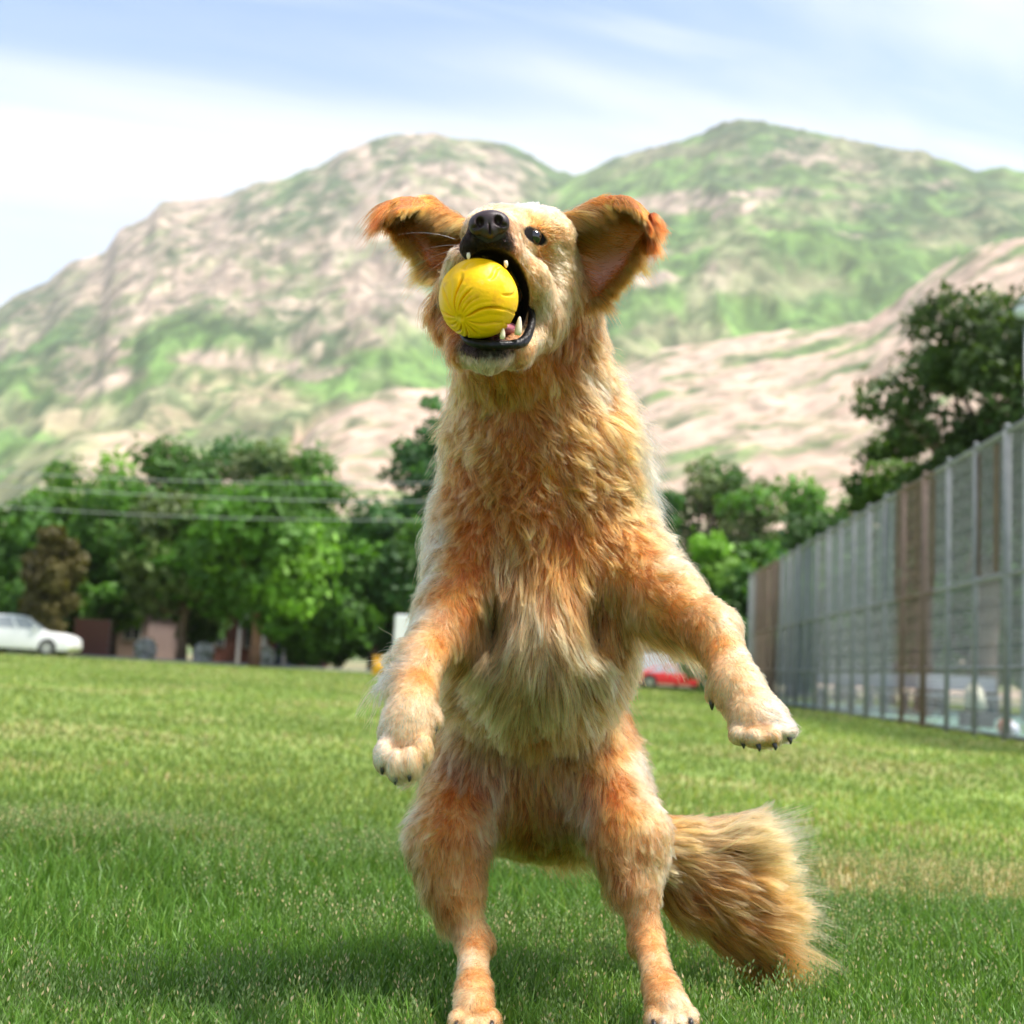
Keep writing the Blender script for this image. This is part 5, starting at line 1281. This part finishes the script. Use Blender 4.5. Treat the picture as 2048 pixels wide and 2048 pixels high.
o = hair_obj('whiskers', wk - dloc, np.broadcast_to(0.00013 * (1 - 0.8 * np.linspace(0, 1, K)), (len(wk), K)), np.broadcast_to([.8, .74, .62], (len(wk), K, 3)), m_hair, dog); o['kind'] = 'stuff'

# ------------------------------------------------------------------ the ball
BC = P(957, 597, 1.535); BR_ = 82.0 / FPX * 1.535
def rubber_ball():
    bm = bmesh.new(); bmesh.ops.create_icosphere(bm, subdivisions=7, radius=1.0)
    co = np.array([v.co[:] for v in bm.verts])
    ax = -0.42 * _R - 0.60 * _U - 0.68 * _F; ax /= np.linalg.norm(ax)     # pole where the grooves meet
    s = np.cross(ax, [0, 1, 0.2]); s /= np.linalg.norm(s); b = np.cross(ax, s)
    z = co @ ax; th = np.arctan2(co @ b, co @ s); r = np.arccos(np.clip(z, -1, 1))
    tw = th + 0.45 * r + 0.16 * np.sin(4 * r + 2 * th)
    g = np.abs(((tw * 11 / (2 * np.pi)) % 1) - 0.5) * 2           # 1 at groove centre
    env = smooth(r, 0.10, 0.28) * (1 - smooth(r, 0.70 + 0.25 * np.sin(th * 3), 1.05 + 0.25 * np.sin(th * 3)))
    env2 = smooth(r, 1.2, 1.35) * (1 - smooth(r, 1.8, 2.0))
    gi = np.floor(tw * 11 / (2 * np.pi) + 0.5).astype(int) % 11; wob = np.array([1.2, .5, 1.1, .25, .9, 1.2, .4, .8, .2, 1.0, .6])[gi]
    disp = -0.105 * smooth(g, 0.74, 1.0) * env * wob + 0.018 * np.sin(np.pi * np.clip(1 - g, 0, 1)) * env - 0.04 * smooth(g, 0.75, 1.0) * env2
    disp += -0.05 * (1 - smooth(r, 0.03, 0.12)) + 0.012 * (np.sin(co[:, 0] * 5 + 1) * np.sin(co[:, 1] * 6) * np.sin(co[:, 2] * 5.5 + 2))
    # a few tooth dents
    rgb = np.random.default_rng(2)
    for k in range(26):
        c = rgb.normal(size=3); c /= np.linalg.norm(c); dd = np.linalg.norm(co - c, axis=1); disp -= 0.010 * np.exp(-(dd / (0.035 + 0.02 * rgb.random())) ** 2)
    co = co * (1 + disp)[:, None] * BR_
    for v, c in zip(bm.verts, co): v.co = c
    def ex(m, n, l, p):
        p.inputs['Subsurface Weight'].default_value = 0.0
    def scuff(m, n, l, p):
        tc = nd(n, 'ShaderNodeTexCoord'); nz = nd(n, 'ShaderNodeTexNoise'); nz.inputs['Scale'].default_value = 34; nz.inputs['Detail'].default_value = 8
        l.new(tc.outputs['Object'], nz.inputs['Vector'])
        mr = nd(n, 'ShaderNodeMapRange', interpolation_type='SMOOTHSTEP'); mr.inputs[1].default_value = 0.56; mr.inputs[2].default_value = 0.68
        mr2 = nd(n, 'ShaderNodeMapRange', interpolation_type='SMOOTHSTEP'); mr2.inputs[1].default_value = 0.42; mr2.inputs[2].default_value = 0.30
        l.new(nz.outputs[0], mr.inputs[0]); l.new(nz.outputs[0], mr2.inputs[0])
        a = nd(n, 'ShaderNodeMix', data_type='RGBA'); a.inputs['A'].default_value = (0.98, 0.54, 0.0, 1); a.inputs['B'].default_value = (0.95, 0.60, 0.06, 1); l.new(mr.outputs[0], a.inputs['Factor'])
        b = nd(n, 'ShaderNodeMix', data_type='RGBA'); l.new(a.outputs['Result'], b.inputs['A']); b.inputs['B'].default_value = (0.78, 0.38, 0.005, 1); l.new(mr2.outputs[0], b.inputs['Factor'])
        l.new(b.outputs['Result'], p.inputs['Base Color'])
    m = mat('yellow_rubber_ball', (0.93, 0.53, 0.0), 0.45, spec=0.25, bump=(160, 0.3, 0.0018), extra=scuff)
    o = bm_obj('ball', bm, m, None, True, tuple(BC))
    return tag(o, 'grooved bright yellow rubber ball held in the jaws of the dog', 'ball')
rubber_ball()

# ------------------------------------------------------------------ street lamp, things on the court
M_POLE = mat('lamp_metal', (0.42, 0.44, 0.42), 0.5, 0.3)
M_SHADE = mat('milky_glass', (0.66, 0.72, 0.70), 0.25)
d = 25.0; q = P(2036, 622, d)
lp = empty('street_lamp', (P(2052, 1380, d)[0], d, 0), 'street lamp with a milky globe above the fence at the right edge', 'lamp')
mb = MB(); mb.add(*tube_np([(0, 0, 0), (0, 0, 1.0), (0, 0, q[2] - 0.18)], [0.09, 0.07, 0.05], 12)); mb.build('post', M_POLE, lp)
bm = bmesh.new(); bmesh.ops.create_uvsphere(bm, u_segments=24, v_segments=16, radius=0.25); bmesh.ops.scale(bm, vec=(1, 1, 0.72), verts=bm.verts)
bm_obj('globe', bm, M_SHADE, lp, True, (0, 0, q[2]))
bm = bmesh.new(); bmesh.ops.create_cone(bm, cap_ends=True, segments=24, radius1=0.27, radius2=0.09, depth=0.14)
bm_obj('cap', bm, M_POLE, lp, True, (0, 0, q[2] + 0.22))

q = P(1953, 1395, 19.0)
bg_ = empty('equipment_bag', (q[0], 19.0, 0.03), 'cream sports bag standing on the court behind the fence', 'bag')
bm = bmesh.new(); box_bm(bm, -0.16, 0.16, -0.1, 0.1, 0, 0.42, 0.05)
for v in bm.verts:
    t = v.co.z / 0.42; v.co.x *= 1.05 - 0.35 * t; v.co.x -= 0.05 * t
bm_obj('pouch', bm, mat('cream_canvas', (0.62, 0.6, 0.47), 0.9), bg_, True, (0, 0, 0.22))
mb = MB(); mb.add(*tube_np([(-0.1, 0, 0.62), (-0.06, 0, 0.72), (0.0, 0, 0.72), (0.03, 0, 0.62)], 0.012, 6)); mb.build('handle', M_POLE, bg_)
bx = box('stand', -0.22, 0.22, -0.15, 0.15, 0, 0.218, mat('dark_plastic', (0.05, 0.06, 0.06), 0.7), bg_)
def child_ball(u, v, d_, r, col, label):
    q = P(u, v, d_); bm = bmesh.new(); bmesh.ops.create_icosphere(bm, subdivisions=3, radius=r)
    o = bm_obj('court_ball', bm, mat('ball_rubber', col, 0.5), None, True, (q[0], d_, 0.03 + r)); tag(o, label, 'ball')
child_ball(2022, 1436, 14.8, 0.10, (0.75, 0.75, 0.85), 'pale lilac ball lying on the court behind the fence')
child_ball(2012, 1418, 15.6, 0.11, (0.6, 0.22, 0.12), 'orange-red ball lying on the court behind the fence')
# bench seats standing on the court
M_BEN = mat('grey_bench', (0.33, 0.34, 0.37), 0.6); M_BENL = mat('bench_frame', (0.12, 0.13, 0.14), 0.6)
for j, (u, d_) in enumerate(((1585, 33), (1640, 30), (1700, 27), (1780, 25))):
    q = P(u, 1400, d_)
    r = empty('bench', (q[0] + 1.4, d_, 0.03), ['farthest grey bench on the court', 'second farthest grey bench on the court', 'grey bench third from the fence corner', 'nearest grey bench on the court'][j], 'bench', 'benches on the court')
    box('seat', -0.8, 0.8, -0.2, 0.2, 0.42, 0.47, M_BEN, r); box('backrest', -0.8, 0.8, 0.18, 0.23, 0.55, 0.85, M_BEN, r)
    for sx in (-0.65, 0.65):
        box('leg', sx - 0.03, sx + 0.03, -0.17, 0.26, 0, 0.417, M_BENL, r)

# ------------------------------------------------------------------ grass
def blade_mat():
    def ex(m, n, l, p):
        t = nd(n, 'ShaderNodeBsdfTranslucent'); a = nd(n, 'ShaderNodeAttribute', attribute_name='col')
        g = nd(n, 'ShaderNodeMix', data_type='RGBA', blend_type='MULTIPLY'); g.inputs['Factor'].default_value = 1
        l.new(a.outputs['Color'], g.inputs['A']); g.inputs['B'].default_value = (1.3, 1.35, 0.7, 1)
        l.new(g.outputs['Result'], t.inputs['Color'])
        mx = nd(n, 'ShaderNodeMixShader'); mx.inputs[0].default_value = 0.4
        l.new(p.outputs[0], mx.inputs[1]); l.new(t.outputs[0], mx.inputs[2])
        l.new(mx.outputs[0], n['Material Output'].inputs['Surface'])
    return mat('grass_blade', attr='col', rough=0.45, spec=0.35, extra=ex)
M_BLADE = blade_mat()
def grass(n, seed):
    rg = np.random.default_rng(seed)
    ld = rg.random(n)
    # mostly near the camera, thinning with distance
    y = 1.30 * np.exp(ld * math.log(58 / 1.30))
    keep = rg.random(n) < np.where(y < 6, 1.0, 0.62)
    y = y[keep]; n = len(y)
    th = (rg.random(n) * 2 - 1) * np.where(y < 8, 0.62, 0.56); wide = rg.random(n) < 0.20; th = np.where(wide, (rg.random(n) * 2 - 1) * 1.15, th)
    x = y * np.tan(th)
    med = fbm(x / 0.22, y / 0.22, 3); tall = smooth(fbm(x / 0.55 + 9, y / 0.5 + 2, 3), 0.40, 0.64)
    big, md, far, dry = grass_tint(x, y)
    near = 1 - smooth(y, 2.9, 3.9)
    edge = 3.15 + np.where(x > 0.4, 0.25, 1.9) * (fbm(x / 0.5, y / 2.5 + 3, 3) - 0.5)
    near = np.where(y < edge, np.maximum(near, 0.75), near * 0.7)
    near *= 1 - 0.6 * dry
    h = (0.026 + 0.014 * near + 0.026 * tall * near + 0.012 * med) * (0.6 + 0.7 * rg.random(n)) * np.clip(1 + (y - 6) / 60, 1, 1.6)
    h *= 1 - 0.35 * dry
    for (pu_, pv_, pd_) in ((948, 2040, 1.63), (1340, 2038, 1.63)):
        q_ = P(pu_, pv_, pd_); rr_ = np.hypot((x - q_[0]) / 0.07, (y - q_[1] + 0.05) / 0.12); h *= 0.25 + 0.75 * smooth(rr_, 0.6, 1.2)      # trodden under the paws
    w = 0.0013 * (1 + 0.5 * rg.random(n)) * np.maximum(1, y / 2.3) ** 0.95
    a = rg.random(n) * 2 * np.pi
    side = np.stack([np.cos(a), np.sin(a), 0 * a], -1)
    b = rg.random(n) * 2 * np.pi
    lean = np.stack([np.cos(b), np.sin(b), 0 * b], -1) * (0.15 + 0.75 * rg.random(n) ** 1.6)[:, None]
    base = np.stack([x, y, field_h(x, y) - 0.002], -1)
    up = np.array([0, 0, 1.0])
    mid = base + (up * 0.62 + lean * 0.22) * h[:, None]
    tip = base + (up * 0.98 + lean * 0.85) * h[:, None]
    V = np.stack([base - side * w[:, None], base + side * w[:, None], mid - side * w[:, None] * 0.8, mid + side * w[:, None] * 0.8, tip], 1)
    i = np.arange(n)[:, None] * 5
    F = np.concatenate([i + [[0, 1, 3]], i + [[0, 3, 2]], i + [[2, 3, 4]]])
    g_near = np.array([0.110, 0.215, 0.036]); g_far = np.array([0.205, 0.290, 0.072])
    far2 = far[:, None]
    c = g_near * (1 - far2) + g_far * far2
    c = c * (0.72 + 0.56 * big[:, None]) * (0.7 + 0.6 * rg.random((n, 1)))
    yel = rg.random((n, 1)) < (0.12 + 0.15 * far2); c = np.where(yel, c * [1.6, 1.25, 1.3], c)
    dd = (rg.random(n) < dry * 0.95)[:, None]
    c = np.where(dd, np.array([0.44, 0.36, 0.19]) * (0.7 + 0.6 * rg.random((n, 1))), c)
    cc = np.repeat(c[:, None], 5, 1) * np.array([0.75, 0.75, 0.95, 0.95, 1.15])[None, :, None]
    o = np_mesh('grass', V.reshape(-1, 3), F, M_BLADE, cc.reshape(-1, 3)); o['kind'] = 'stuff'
grass(NGRASS, 3)
def seedheads(n, seed):
    rg = np.random.default_rng(seed)
    y = 1.35 + 2.3 * rg.random(n) ** 0.8; x = y * np.tan((rg.random(n) * 2 - 1) * 0.62)
    for (pu_, pv_, pd_) in ((948, 2040, 1.63), (1340, 2038, 1.63)):
        q_ = P(pu_, pv_, pd_); kp_ = np.hypot((x - q_[0]) / 0.09, (y - q_[1] + 0.08) / 0.17) > 1; x, y = x[kp_], y[kp_]
    n = len(x); m = fbm(x / 0.5 + 3, y / 0.4 + 7, 3) + rg.normal(size=n) * 0.10 > 0.50; x, y = x[m], y[m]; n = len(x)
    h = 0.045 + 0.042 * rg.random(n)
    a = rg.random(n) * 6.283; ln = np.stack([np.cos(a), np.sin(a), 0 * a], -1) * (0.25 * rg.random(n))[:, None]
    base = np.stack([x, y, 0 * x], -1); top = base + (np.array([0, 0, 1.0]) + ln) * h[:, None]
    V = []; C = []
    sd = np.stack([np.cos(a + 1), np.sin(a + 1), 0 * a], -1) * 0.0006
    V.append(np.stack([base - sd, base + sd, top + sd, top - sd], 1)); C.append(np.broadcast_to([0.10, 0.17, 0.04], (n, 4, 3)))
    for k in range(9):
        t = 0.62 + 0.42 * k / 9
        ang = a + k * 2.4; br = np.stack([np.cos(ang), np.sin(ang), 0.5 + 0 * ang], -1) * (0.0085 * (1.15 - t) * 1.6 + 0.002)
        c0 = base + (top - base) * t + br
        e1 = np.stack([np.cos(ang) * 0.4, np.sin(ang) * 0.4, 0.9 + 0 * ang], -1) * 0.0040
        e2 = np.cross(e1, rg.normal(size=(n, 3))); e2 *= 0.0015 / (np.linalg.norm(e2, axis=1)[:, None] + 1e-9)
        V.append(np.stack([c0 - e1, c0 - e2, c0 + e1, c0 + e2], 1))
        cb = np.array([[0.22, 0.31, 0.12]]) * (0.7 + 0.6 * rg.random((n, 1))); st = rg.random((n, 1)) < 0.16
        cb = np.where(st, np.array([[0.62, 0.50, 0.30]]), cb)
        C.append(np.repeat(cb[:, None], 4, 1))
    V = np.concatenate(V).reshape(-1, 3); C = np.concatenate(C).reshape(-1, 3)
    o = np_mesh('seed_heads', V, np.arange(len(V)).reshape(-1, 4), M_BLADE, C); o['kind'] = 'stuff'
seedheads(NSEED, 4)

# ------------------------------------------------------------------ air
bm = bmesh.new(); box_bm(bm, -3700, 3700, -120, 3700, -3.2, 1300)
m_air = bpy.data.materials.new('air'); m_air.use_nodes = True
_n, _l = m_air.node_tree.nodes, m_air.node_tree.links; _n.clear()
_v = nd(_n, 'ShaderNodeVolumePrincipled'); _v.inputs['Density'].default_value = 0.00009; _v.inputs['Color'].default_value = (0.95, 0.97, 1.0, 1)
_v.inputs['Anisotropy'].default_value = 0.2
_o = nd(_n, 'ShaderNodeOutputMaterial'); _l.new(_v.outputs[0], _o.inputs['Volume'])
hz_ = bm_obj('haze', bm, m_air); hz_['kind'] = 'stuff'
